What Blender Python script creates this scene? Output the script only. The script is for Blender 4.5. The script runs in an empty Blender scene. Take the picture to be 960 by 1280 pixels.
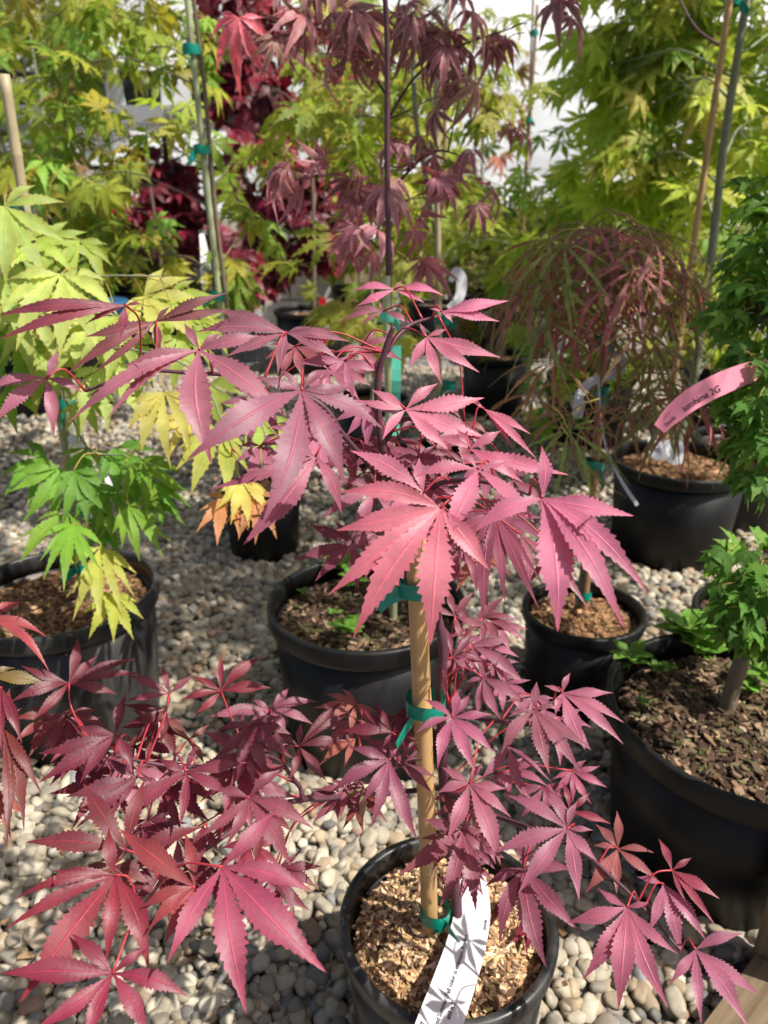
import bpy, math, random
import numpy as np
from mathutils import Vector, Matrix, noise

random.seed(11)
np.random.seed(11)
S = bpy.context.scene
COL = S.collection
R = math.radians

# ------------------------------------------------------------------ camera
F = 931.0                       # focal length in pixels of a 960 x 1280 frame
PITCH = R(23.0)
CAM = Vector((0, 0, 0.90))
cd = bpy.data.cameras.new('camera')
cam = bpy.data.objects.new('camera', cd)
COL.objects.link(cam)
cam.location = CAM
cam.rotation_euler = (R(90) - PITCH, 0, 0)
cd.sensor_fit = 'VERTICAL'
cd.sensor_height = 36.0
cd.lens = F / 1280 * 36.0
cd.clip_start = 0.02
cd.clip_end = 400
cd.dof.use_dof = True
cd.dof.focus_distance = 0.56
cd.dof.aperture_fstop = 8.5
S.camera = cam

# ------------------------------------------------------------------ light
SUN_EL, SUN_AZ = R(55), R(113)          # azimuth clockwise from +Y: from the right, a little behind the camera
w = bpy.data.worlds.new('World')
S.world = w
w.use_nodes = True
nt = w.node_tree
nt.nodes.clear()
sky = nt.nodes.new('ShaderNodeTexSky')
sky.sky_type = 'NISHITA'
sky.sun_disc = False
sky.sun_elevation = SUN_EL
sky.sun_rotation = SUN_AZ
sky.dust_density = 4.0
sky.ozone_density = .5
bg = nt.nodes.new('ShaderNodeBackground')
bg.inputs['Strength'].default_value = 0.075
wo = nt.nodes.new('ShaderNodeOutputWorld')
nt.links.new(sky.outputs[0], bg.inputs[0])
nt.links.new(bg.outputs[0], wo.inputs[0])
sl = bpy.data.lights.new('sun', 'SUN')
sl.energy = 5.0
sl.angle = R(0.53)
sl.color = (1.0, 0.95, 0.87)
sun = bpy.data.objects.new('sun', sl)
COL.objects.link(sun)
sdir = Vector((math.sin(SUN_AZ) * math.cos(SUN_EL), math.cos(SUN_AZ) * math.cos(SUN_EL), math.sin(SUN_EL)))
sun.rotation_euler = sdir.to_track_quat('Z', 'Y').to_euler()
sun.location = sdir * 8
S.view_settings.view_transform = 'Standard'
S.view_settings.look = 'None'
S.view_settings.gamma = 1
S.view_settings.exposure = 0.6
S.cycles.use_denoising = True
S.cycles.max_bounces = 5
S.cycles.diffuse_bounces = 3
S.cycles.glossy_bounces = 2
S.cycles.use_adaptive_sampling = True
S.cycles.adaptive_threshold = 0.025
S.cycles.transparent_max_bounces = 8

# ------------------------------------------------------------------ pixels to places
FWD = Vector((0, math.cos(PITCH), -math.sin(PITCH)))
UP = Vector((0, math.sin(PITCH), math.cos(PITCH)))
RT = Vector((1, 0, 0))
ZUP = Vector((0, 0, 1))


def ray(x, y):
    return FWD + RT * ((x - 480) / F) + UP * ((640 - y) / F)


def P(x, y, d):
    return CAM + ray(x, y) * d


def at_z(x, y, z):
    r = ray(x, y)
    return CAM + r * ((z - CAM.z) / r.z)


def at_y(x, y, Y):
    r = ray(x, y)
    return CAM + r * (Y / r.y)


def depth_of(p):
    return (p - CAM).dot(FWD)


def rnd(a, b):
    return random.uniform(a, b)


def rvec(s=1.0):
    return Vector((random.gauss(0, s), random.gauss(0, s), random.gauss(0, s)))


# ------------------------------------------------------------------ mesh builder
class MB:
    def __init__(self):
        self.v, self.f, self.m, self.uv, self.c = [], [], [], [], []

    def add(self, verts, faces, mat=0, uvs=None, col=None):
        o = len(self.v)
        self.v += [tuple(p) for p in verts]
        for f in faces:
            self.f.append(tuple(i + o for i in f))
            self.m.append(mat)
        self.uv += uvs if uvs else [(0.5, 0.5)] * len(verts)
        self.c += [col if col else (1, 1, 1, 1)] * len(verts)

    def tube(self, pts, rads, sides=7, mat=0, cap=True, col=None):
        n = len(pts)
        vs, fs, us = [], [], []
        ref = None
        for i in range(n):
            t = (pts[min(i + 1, n - 1)] - pts[max(i - 1, 0)])
            t = t.normalized() if t.length > 1e-9 else ZUP
            if ref is None:
                ref = t.orthogonal().normalized()
            ref = (ref - t * ref.dot(t))
            ref = ref.normalized() if ref.length > 1e-6 else t.orthogonal().normalized()
            b = t.cross(ref)
            r = rads[i] if hasattr(rads, '__len__') else rads
            for k in range(sides):
                a = 2 * math.pi * k / sides
                vs.append(pts[i] + ref * (math.cos(a) * r) + b * (math.sin(a) * r))
                us.append((k / sides, i / max(1, n - 1)))
        for i in range(n - 1):
            for k in range(sides):
                a, b2 = i * sides + k, i * sides + (k + 1) % sides
                fs.append((a, b2, b2 + sides, a + sides))
        if cap:
            fs.append(tuple(reversed(range(sides))))
            fs.append(tuple(range((n - 1) * sides, n * sides)))
        self.add(vs, fs, mat, us, col)

    def box(self, c, sx, sy, sz, M=None, mat=0, col=None):
        vs = []
        for k in range(8):
            p = Vector(((k & 1) - .5, ((k >> 1) & 1) - .5, ((k >> 2) & 1) - .5))
            p = Vector((p.x * sx, p.y * sy, p.z * sz))
            if M is not None:
                p = M @ p
            vs.append(p + c)
        fs = [(0, 2, 3, 1), (4, 5, 7, 6), (0, 1, 5, 4), (2, 6, 7, 3), (0, 4, 6, 2), (1, 3, 7, 5)]
        self.add(vs, fs, mat, None, col)

    def mesh(self, name, mats, smooth=True, colors=False):
        me = bpy.data.meshes.new(name)
        me.from_pydata(self.v, [], self.f)
        for m in mats:
            me.materials.append(m)
        me.polygons.foreach_set('material_index', self.m)
        me.polygons.foreach_set('use_smooth', [smooth] * len(self.f))
        ul = me.uv_layers.new(name='UVMap')
        li = np.empty(len(me.loops), dtype=np.int32)
        me.loops.foreach_get('vertex_index', li)
        uva = np.array(self.uv, dtype=np.float32)[li]
        ul.data.foreach_set('uv', uva.ravel())
        if colors:
            ca = me.color_attributes.new('Col', 'FLOAT_COLOR', 'POINT')
            ca.data.foreach_set('color', np.array(self.c, dtype=np.float32).ravel())
        me.update()
        return me

    def build(self, name, mats, parent=None, smooth=True, colors=False, origin=None):
        """vertices are in world space; origin moves the object's own origin there"""
        if origin is None:
            origin = wloc(parent) if parent else Vector((0, 0, 0))
        self.v = [(p[0] - origin.x, p[1] - origin.y, p[2] - origin.z) for p in self.v]
        if not isinstance(mats, (list, tuple)):
            mats = [mats]
        o = bpy.data.objects.new(name, self.mesh(name, mats, smooth, colors))
        COL.objects.link(o)
        attach(o, parent, Matrix.Translation(origin))
        return o


WM = {}


def wloc(o):
    return WM[o.name].to_translation()


def attach(o, parent, M):
    WM[o.name] = M.copy()
    if parent:
        o.parent = parent
        o.matrix_basis = WM[parent.name].inverted() @ M
    else:
        o.matrix_basis = M


def tag(o, label, cat=None, group=None, kind=None):
    if label:
        o['label'] = label
    if cat:
        o['category'] = cat
    if group:
        o['group'] = group
    if kind:
        o['kind'] = kind
    return o


def thing(name, loc, label, cat, group=None):
    o = bpy.data.objects.new(name, None)
    o.empty_display_size = 0.05
    COL.objects.link(o)
    attach(o, None, Matrix.Translation(loc))
    return tag(o, label, cat, group)


def smooth_line(pts, k=6):
    if len(pts) < 3:
        a, b = pts[0], pts[-1]
        return [a.lerp(b, i / k) for i in range(k + 1)]
    q = [pts[0] * 2 - pts[1]] + list(pts) + [pts[-1] * 2 - pts[-2]]
    out = []
    for i in range(1, len(q) - 2):
        p0, p1, p2, p3 = q[i - 1], q[i], q[i + 1], q[i + 2]
        for j in range(k):
            t = j / k
            out.append(0.5 * ((2 * p1) + (p2 - p0) * t + (2 * p0 - 5 * p1 + 4 * p2 - p3) * t * t
                              + (3 * p1 - p0 - 3 * p2 + p3) * t ** 3))
    out.append(pts[-1].copy())
    return out


# ------------------------------------------------------------------ materials
class N:
    def __init__(self, name):
        self.mat = bpy.data.materials.new(name)
        self.mat.use_nodes = True
        self.t = self.mat.node_tree
        self.t.nodes.clear()
        self.out = self.t.nodes.new('ShaderNodeOutputMaterial')

    def n(self, typ, **kw):
        nd = self.t.nodes.new('ShaderNode' + typ)
        for k, v in kw.items():
            if k in nd.inputs:
                self.put(nd.inputs[k], v)
            else:
                setattr(nd, k, v)
        return nd

    def put(self, sock, v):
        if isinstance(v, bpy.types.NodeSocket):
            self.t.links.new(v, sock)
        elif isinstance(v, bpy.types.Node):
            self.t.links.new(v.outputs[0], sock)
        else:
            if sock.type == 'RGBA' and len(v) == 3:
                v = (*v, 1)
            sock.default_value = v

    def math(self, op, a, b=None, clamp=False):
        nd = self.t.nodes.new('ShaderNodeMath')
        nd.operation = op
        nd.use_clamp = clamp
        self.put(nd.inputs[0], a)
        if b is not None:
            self.put(nd.inputs[1], b)
        return nd.outputs[0]

    def mix(self, fac, a, b, mode='MIX'):
        nd = self.t.nodes.new('ShaderNodeMix')
        nd.data_type = 'RGBA'
        nd.blend_type = mode
        self.put(nd.inputs[0], fac)
        self.put(nd.inputs[6], a)
        self.put(nd.inputs[7], b)
        return nd.outputs[2]

    def noise(self, scale, detail=3, coord=None, rough=.55):
        nd = self.n('TexNoise', Scale=float(scale), Detail=float(detail), Roughness=rough)
        if coord is not None:
            self.put(nd.inputs['Vector'], coord)
        return nd.outputs[0]

    def ramp(self, fac, stops):
        nd = self.t.nodes.new('ShaderNodeValToRGB')
        self.put(nd.inputs[0], fac)
        e = nd.color_ramp.elements
        while len(e) < len(stops):
            e.new(0.5)
        for i, (p, c) in enumerate(stops):
            e[i].position = p
            e[i].color = (*c, 1) if len(c) == 3 else c
        return nd.outputs[0]

    def coord(self, which='Object'):
        return self.n('TexCoord').outputs[which]

    def bsdf(self, base, rough=.5, spec=.5, bump=None, bstr=.3, bdist=.002, **kw):
        p = self.n('BsdfPrincipled')
        self.put(p.inputs['Base Color'], base)
        self.put(p.inputs['Roughness'], rough)
        self.put(p.inputs['Specular IOR Level'], spec)
        for k, v in kw.items():
            self.put(p.inputs[k.replace('_', ' ')], v)
        if bump is not None:
            b = self.n('Bump')
            b.inputs['Strength'].default_value = bstr
            b.inputs['Distance'].default_value = bdist
            self.put(b.inputs['Height'], bump)
            self.t.links.new(b.outputs[0], p.inputs['Normal'])
        return p

    def done(self, sh):
        self.t.links.new(sh.outputs[0], self.out.inputs[0])
        return self.mat


def leaf_mat(name, vein=(1.25, 1.0, 1.0), vein_add=(.05, .02, .02), edge=None, edge_fac=.8, trans=.3, rough=.42, spec=.5, tscale=(1.9, 1.5, 1.3)):
    m = N(name)
    oi = m.n('ObjectInfo')
    base = oi.outputs['Color']
    uv = m.n('SeparateXYZ')
    m.put(uv.inputs[0], m.n('UVMap').outputs[0])
    u = m.math('ABSOLUTE', m.math('SUBTRACT', uv.outputs[0], .5))
    v = uv.outputs[1]
    co = m.coord('Object')
    nz = m.noise(55, 4, co)
    big = m.noise(14, 2, co)
    val = m.math('ADD', m.math('MULTIPLY', nz, .7), m.math('MULTIPLY', big, 1.1))
    val = m.math('ADD', val, .1)
    cc = m.n('HueSaturation', Value=val, Color=base)
    hue = m.math('ADD', .489, m.math('MULTIPLY', oi.outputs['Random'], .014))
    m.put(cc.inputs['Hue'], hue)
    col = cc.outputs[0]
    if edge:
        e = m.ramp(m.math('ADD', u, m.math('MULTIPLY', m.math('SUBTRACT', nz, .5), .35)), [(.2, (0, 0, 0)), (.42, (1, 1, 1))])
        col = m.mix(m.math('MULTIPLY', e, edge_fac), col, edge)
    # side veins run forward from the midrib
    sv = m.math('FRACT', m.math('MULTIPLY', m.math('SUBTRACT', v, m.math('MULTIPLY', u, .22)), 13.0))
    sv = m.math('LESS_THAN', m.math('ABSOLUTE', m.math('SUBTRACT', sv, .5)), .06)
    mid = m.ramp(u, [(.018, (1, 1, 1)), (.05, (0, 0, 0))])
    vm = m.math('MAXIMUM', mid, m.math('MULTIPLY', sv, .42))
    vc = m.mix(1.0, m.mix(1.0, col, vein, 'MULTIPLY'), vein_add, 'ADD')
    col = m.mix(m.math('MULTIPLY', vm, .75), col, vc)
    sp = m.ramp(m.noise(130, 2, co), [(.70, (0, 0, 0)), (.76, (1, 1, 1))])
    col = m.mix(m.math('MULTIPLY', sp, .45), col, m.mix(1.0, col, (.55, .45, .35), 'MULTIPLY'))
    tip = m.ramp(v, [(.80, (0, 0, 0)), (1.0, (1, 1, 1))])
    col = m.mix(m.math('MULTIPLY', tip, .35), col, m.mix(1.0, col, (1.3, .7, .6), 'MULTIPLY'))
    net = m.n('TexVoronoi', Scale=330.0, feature='DISTANCE_TO_EDGE')
    m.put(net.inputs['Vector'], co)
    nv = m.ramp(net.outputs['Distance'], [(.0, (1, 1, 1)), (.12, (0, 0, 0))])
    hgt = m.math('ADD', m.math('MULTIPLY', nz, .5), m.math('MULTIPLY', m.math('MAXIMUM', vm, m.math('MULTIPLY', nv, .04)), -.5))
    r2 = m.math('ADD', rough - .1, m.math('MULTIPLY', nz, .22))
    fine = m.noise(420, 2, co)
    hgt = m.math('ADD', hgt, m.math('MULTIPLY', fine, .12))
    p = m.bsdf(col, r2, spec, hgt, .55, .0013)
    tr = m.n('BsdfTranslucent')
    m.put(tr.inputs[0], m.mix(1.0, col, tscale, 'MULTIPLY'))
    ms = m.n('MixShader')
    ms.inputs[0].default_value = trans
    m.t.links.new(p.outputs[0], ms.inputs[1])
    m.t.links.new(tr.outputs[0], ms.inputs[2])
    return m.done(ms)


def plain(name, col, rough=.5, spec=.5, scale=40, var=.3, bstr=.2, bdist=.001, coord='Object', **kw):
    m = N(name)
    nz = m.noise(scale, 4, m.coord(coord))
    c = m.mix(nz, tuple(x * (1 - var) for x in col), tuple(min(1, x * (1 + var)) for x in col))
    return m.done(m.bsdf(c, rough, spec, nz, bstr, bdist, **kw))


M = {}
M['leaf_red'] = leaf_mat('red maple leaf', vein=(1.5, 1.1, 1.1), vein_add=(.10, .015, .02), trans=.28, rough=.47, spec=.45, tscale=(2.2, 1.1, 1.1))
M['leaf_green'] = leaf_mat('green maple leaf', vein=(1.2, 1.2, 1.0), vein_add=(.05, .05, .015), trans=.48, rough=.5, spec=.3, tscale=(1.35, 1.3, .8))
M['leaf_lime'] = leaf_mat('lime maple leaf', vein=(1, 1.1, 1), vein_add=(-.02, .03, .0), edge=(.50, .34, .08), edge_fac=.25, trans=.5, rough=.5, spec=.35, tscale=(1.2, 1.2, .9))
M['leaf_burgundy'] = leaf_mat('burgundy maple leaf', trans=.2, rough=.45, spec=.4, tscale=(2.0, 1, 1))
M['leaf_pinkedge'] = leaf_mat('pink edged leaf', vein=(1.5, .9, 1), vein_add=(.06, .0, .02), edge=(.55, .21, .25), edge_fac=.75, trans=.25, rough=.42, tscale=(1.7, 1.2, 1.2))
M['leaf_thread'] = leaf_mat('thread leaf', trans=.25, rough=.5, spec=.3, tscale=(1.7, 1.3, 1.2))
M['petiole'] = plain('red leaf stalk', (.34, .028, .042), .4, .4)
M['petiole_green'] = plain('green leaf stalk', (.35, .25, .06), .5, .4)
M['bark_purple'] = plain('purple bark', (.085, .03, .045), .55, .4, 120, .5, .5)
M['bark_grey'] = plain('grey green bark', (.20, .22, .14), .7, .3, 90, .35, .5)
M['bark_brown'] = plain('brown bark', (.17, .13, .09), .75, .3, 90, .45, .7, .002)


def bamboo(name, col):
    m = N(name)
    c = m.coord('Object')
    mp = m.n('Mapping')
    mp.inputs['Scale'].default_value = (160, 160, 7)
    m.put(mp.inputs[0], c)
    nz = m.noise(1, 4, mp.outputs[0])
    blot = m.noise(18, 3, c)
    cc = m.mix(nz, tuple(x * .72 for x in col), tuple(min(1, x * 1.2) for x in col))
    cc = m.mix(m.ramp(blot, [(.52, (0, 0, 0)), (.75, (.55, .55, .55))]), cc, tuple(x * .45 for x in col))
    return m.done(m.bsdf(cc, .5, .45, nz, .3, .0006))


M['bamboo'] = bamboo('bamboo cane', (.50, .31, .13))
M['bamboo_pale'] = bamboo('weathered cane', (.40, .33, .20))
M['bamboo_brown'] = bamboo('brown cane', (.30, .17, .09))
M['bamboo_green'] = bamboo('greenish cane', (.36, .40, .22))


def tape_mat():
    m = N('green tie tape')
    nz = m.noise(120, 2, m.coord())
    c = m.mix(nz, (.0, .16, .11), (.0, .27, .19))
    p = m.bsdf(c, .32, .5, nz, .2, .0006)
    return m.done(p)


M['tape'] = tape_mat()
M['tape_aqua'] = plain('aqua tape', (.10, .52, .38), .4, .5)
M['red_tape'] = plain('red tape', (.55, .01, .02), .4, .5)


def plastic(name, col, scuff, rough=.42):
    m = N(name)
    c = m.coord('Object')
    mp = m.n('Mapping')
    mp.inputs['Scale'].default_value = (14, 14, 3)
    m.put(mp.inputs[0], c)
    dust = m.noise(1.6, 5, mp.outputs[0])
    fine = m.noise(260, 2, c)
    d = m.ramp(dust, [(.42, (0, 0, 0)), (.78, (1, 1, 1))])
    cc = m.mix(m.math('MULTIPLY', d, .6), col, scuff)
    r = m.math('ADD', rough, m.math('MULTIPLY', d, .18))
    return m.done(m.bsdf(cc, r, .32, m.math('ADD', m.math('MULTIPLY', fine, .4), dust), .15, .001))


M['pot'] = plastic('black nursery plastic', (.006, .006, .0065), (.018, .0175, .017))
M['pot_dusty'] = plastic('dusty black plastic', (.010, .010, .011), (.12, .115, .11), .34)  # grey patches carry both dust and dappled sunlight in the colour


def attr_mat(name, rough, spec, scale, var=.35, bstr=.4, bdist=.001):
    m = N(name)
    a = m.n('VertexColor', layer_name='Col')
    nz = m.noise(scale, 4, m.coord('Object'))
    v = m.math('ADD', 1 - var, m.math('MULTIPLY', nz, 2 * var))
    h = m.n('HueSaturation', Value=v, Color=a.outputs[0])
    return m.done(m.bsdf(h.outputs[0], rough, spec, nz, bstr, bdist))


M['chips'] = attr_mat('bark chips', .85, .2, 300, .45)
M['pebble'] = attr_mat('river pebbles', .62, .35, 140, .28, .35, .0012)


def ground_mat():
    m = N('gravel bed')
    c = m.coord('Object')
    vo = m.n('TexVoronoi', Scale=48.0)
    m.put(vo.inputs['Vector'], c)
    nz = m.noise(9, 3, c)
    cell = m.n('HueSaturation', Saturation=.16, Value=.62, Color=vo.outputs['Color'])
    col = m.mix(.55, cell.outputs[0], m.mix(nz, (.19, .165, .135), (.32, .29, .245)))
    dk = m.ramp(vo.outputs['Distance'], [(.25, (1, 1, 1)), (.62, (.25, .25, .25))])
    col = m.mix(1.0, col, dk, 'MULTIPLY')
    h = m.math('SUBTRACT', 1.0, vo.outputs['Distance'])
    return m.done(m.bsdf(col, .75, .3, h, 1.0, .012))


M['ground'] = ground_mat()


def wood_mat(name, a, b):
    m = N(name)
    c = m.coord('Object')
    mp = m.n('Mapping')
    mp.inputs['Scale'].default_value = (90, 90, 5)
    m.put(mp.inputs[0], c)
    g = m.noise(1, 5, mp.outputs[0])
    col = m.mix(m.ramp(g, [(.3, (0, 0, 0)), (.7, (1, 1, 1))]), a, b)
    return m.done(m.bsdf(col, .8, .2, g, .5, .0015))


M['wood'] = wood_mat('weathered lumber', (.09, .062, .038), (.20, .145, .09))


def poly_mat():
    m = N('white poly sheet')
    c = m.coord('Object')
    mp = m.n('Mapping')
    mp.inputs['Scale'].default_value = (1.2, 1, 3.5)
    m.put(mp.inputs[0], c)
    nz = m.noise(1.5, 4, mp.outputs[0])
    p = m.bsdf(m.mix(nz, (.74, .76, .78), (.86, .87, .88)), .45, .4, nz, .25, .05)
    tr = m.n('BsdfTranslucent')
    tr.inputs[0].default_value = (.8, .82, .85, 1)
    ms = m.n('MixShader')
    ms.inputs[0].default_value = .4
    m.t.links.new(p.outputs[0], ms.inputs[1])
    m.t.links.new(tr.outputs[0], ms.inputs[2])
    return m.done(ms)


M['poly'] = poly_mat()
M['block'] = plain('pale block', (.62, .60, .56), .8, .2, 25, .12, .4, .003)
M['metal'] = plain('grey steel', (.34, .35, .36), .45, .5, 30, .15)
M['metal_dark'] = plain('dark steel', (.03, .03, .032), .5, .4, 30, .2)
M['tag_white'] = plain('white tag', (.60, .59, .62), .42, .45, 30, .03, .05)
M['tag_pink'] = plain('pink tag', (.82, .27, .36), .4, .45, 25, .05, .05)
M['ink'] = plain('black ink', (.015, .015, .02), .7, .2)
M['blue'] = plain('blue plastic', (.02, .10, .22), .5, .4)
M['weed'] = leaf_mat('weed leaf', trans=.35, rough=.5, spec=.3, tscale=(1.2, 1.3, .8))

# ------------------------------------------------------------------ leaves
PROF_T = np.array([0, .08, .2, .35, .48, .6, .72, .84, .93, 1.0])
PROF_W = np.array([.10, .19, .46, .84, 1.0, .90, .58, .29, .13, .01])


def lobe(mb, C, T, n, wr=.15, teeth=9, tdepth=.16, bulge=.08, droop=0.0, fold=.22, mat=0, side=0.0, prof=None):
    """one leaf lobe from C to T: three rows of points with a toothed edge"""
    d = T - C
    L = d.length
    if L < 1e-4:
        return
    dn = d / L
    s = dn.cross(n)
    s = s.normalized() if s.length > 1e-5 else dn.orthogonal().normalized()
    nn = s.cross(dn).normalized()
    W = L * wr
    pw = PROF_W if prof is None else prof
    ts = [0.0]
    k = [1.0]
    t0, t1 = .10, .95
    for i in range(teeth):
        a = t0 + (t1 - t0) * i / teeth
        b = t0 + (t1 - t0) * (i + .8) / teeth
        jj = rnd(-.2, .2) * (t1 - t0) / teeth * (1 if i else 0)
        ts += [a + jj, b + jj]
        k += [1 - tdepth * rnd(.7, 1.2), 1 + tdepth * rnd(.3, .8)]
    vs, us = [], []
    ph = rnd(0, 6.28)

    def mid(t):
        return (C + dn * (L * t) + nn * (L * bulge * math.sin(math.pi * min(1, t)) )
                - ZUP * (L * droop * t * t) + s * (L * side * math.sin(math.pi * t)) )
    for i, t in enumerate(ts):
        hw = W * float(np.interp(t, PROF_T, pw)) * k[i]
        p = mid(t)
        pm = mid(max(0, t - (.018 if i % 2 == 0 and i > 0 else 0)))
        wv = math.sin(ph + t * 9) * hw * .14
        up = nn * (fold * hw)
        vs += [p - s * hw + up + nn * wv, pm, p + s * hw + up - nn * wv]
        us += [(0, t), (.5, t), (1, t)]
    vs.append(mid(1.0))
    us.append((.5, 1))
    fs = []
    m = len(ts)
    for i in range(m - 1):
        a = i * 3
        fs += [(a, a + 3, a + 4, a + 1), (a + 1, a + 4, a + 5, a + 2)]
    e = (m - 1) * 3
    fs += [(e, len(vs) - 1, e + 1), (e + 1, len(vs) - 1, e + 2)]
    mb.add(vs, fs, mat, us)


def template(style, seed):
    random.seed(seed)
    mb = MB()
    o = Vector((0, 0, 0))
    cfg = {
        'broad': ([-122, -80, -40, 0, 40, 80, 122], [.38, .66, .92, 1, .92, .66, .38], dict(wr=.135, teeth=6, tdepth=.2, fold=.2), .22),
        'hang': ([-100, -62, -30, 0, 30, 62, 100], [.42, .72, .95, 1, .95, .72, .42], dict(wr=.13, teeth=6, tdepth=.22, fold=.2), .42),
        'lace': ([-105, -70, -36, 0, 36, 70, 105], [.45, .72, .95, 1, .95, .72, .45], dict(wr=.13, teeth=6, tdepth=.5, fold=.1), .30),
        'thread': ([-95, -64, -32, 0, 32, 64, 95], [.6, .85, 1, 1, 1, .85, .6], dict(wr=.036, teeth=5, tdepth=.35, fold=.15), .5),
        'varieg': ([-105, -66, -32, 0, 32, 66, 105], [.42, .72, .95, 1, .95, .72, .42], dict(wr=.122, teeth=5, tdepth=.14, fold=.5), .66),
        'small': ([-80, -40, 0, 40, 80], [.6, .85, 1, .85, .6], dict(wr=.19, teeth=4, tdepth=.25, fold=.2), .30),
        'far': ([-105, -50, 0, 50, 105], [.6, .88, 1, .88, .6], dict(wr=.24, teeth=2, tdepth=.1, fold=.2), .25),
    }[style]
    angs, lens, kw, drp = cfg
    for a, l in zip(angs, lens):
        aa = R(a + rnd(-5, 5))
        ll = l * rnd(.9, 1.08)
        dr = drp * rnd(.7, 1.3)
        T = Vector((math.sin(aa) * ll, math.cos(aa) * ll, 0))
        lobe(mb, o, T, Vector((0, 0, 1)), droop=dr, bulge=.05, side=rnd(-.05, .05), **kw)
    # stalk
    pts = [o + Vector((0, -.02, -.005)), Vector((rnd(-.03, .03), -.22, .02)), Vector((rnd(-.08, .08), -.5, -.10))]
    mb.tube(smooth_line(pts, 3), .012 if style != 'small' else .02, 4, 1, cap=False)
    return mb


TPL = {}


def leafset(style, leafm, stalkm, n=5):
    key = (style, leafm)
    if key not in TPL:
        TPL[key] = [template(style, 100 + i * 7).mesh('leaf', [M[leafm], M[stalkm]]) for i in range(n)]
    return TPL[key]


def frame(pos, main, nrm, s):
    y = main.normalized()
    z = nrm - y * nrm.dot(y)
    z = z.normalized() if z.length > 1e-4 else y.orthogonal().normalized()
    x = y.cross(z)
    m = Matrix(((x.x, y.x, z.x, pos.x), (x.y, y.y, z.y, pos.y), (x.z, y.z, z.z, pos.z), (0, 0, 0, 1)))
    return m @ Matrix.Diagonal((s * rnd(.92, 1.08), s, s, 1))


def put_leaf(parent, meshes, pos, main, nrm, size, col):
    o = bpy.data.objects.new('leaf', random.choice(meshes))
    COL.objects.link(o)
    attach(o, parent, frame(pos, main, nrm, size))
    o.color = (*col, 1)
    return o


def jitter(c, v=.2):
    k = rnd(1 - v, 1 + v)
    return tuple(max(0, min(1, x * k * rnd(.92, 1.08))) for x in c)


def mixc(a, b, t):
    return tuple(x + (y - x) * t for x, y in zip(a, b))


# ------------------------------------------------------------------ parts of potted plants
def lathe(mb, prof, c, seg=56, mat=0, wob=0.0):
    vs, us = [], []
    for j, (r, z) in enumerate(prof):
        for i in range(seg):
            a = 2 * math.pi * i / seg
            rr = r * (1 + wob * math.sin(2 * a + 1.3))
            vs.append(c + Vector((math.cos(a) * rr, math.sin(a) * rr, z)))
            us.append((i / seg, j / len(prof)))
    fs = []
    for j in range(len(prof) - 1):
        for i in range(seg):
            a, b = j * seg + i, j * seg + (i + 1) % seg
            fs.append((a, b, b + seg, a + seg))
    mb.add(vs, fs, mat, us)


def make_pot(parent, c, D, H, mat='pot', ribs=False, lip=.016):
    """c: centre of the pot's foot on the ground"""
    r1, r0 = D / 2, D / 2 * .84
    t = .0035
    mb = MB()
    hb = H - lip * 1.6
    lathe(mb, [(.001, .004), (r0 * .86, .004), (r0 * .93, .0), (r0, .006), (r0 + (r1 * .945 - r0) * .5, hb * .5), (r1 * .945, hb),
               (r1 * .95 - t, hb), (r0 - t + (r1 * .945 - r0) * .5, hb * .5), (r0 - t, .02), (.001, .018)], c, wob=.006)
    pot = mb.build('pot', M[mat], parent, origin=c)
    mb = MB()
    rr = r1
    prof = [(r1 * .948, H - lip * 1.62), (rr - .001, H - lip * 1.5), (rr, H - lip * 1.25), (rr + .0012, H - .005), (rr, H - .0015), (rr - .003, H),
            (rr - .0075, H - .0004), (rr - .0095, H - .003), (r1 * .945 - t * 1.5, H - lip * 1.62), (r1 * .948, H - lip * 1.62)]
    lathe(mb, prof, c, 72, wob=.006)
    mb.build('rim', M[mat], pot, origin=c)
    return pot


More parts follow.
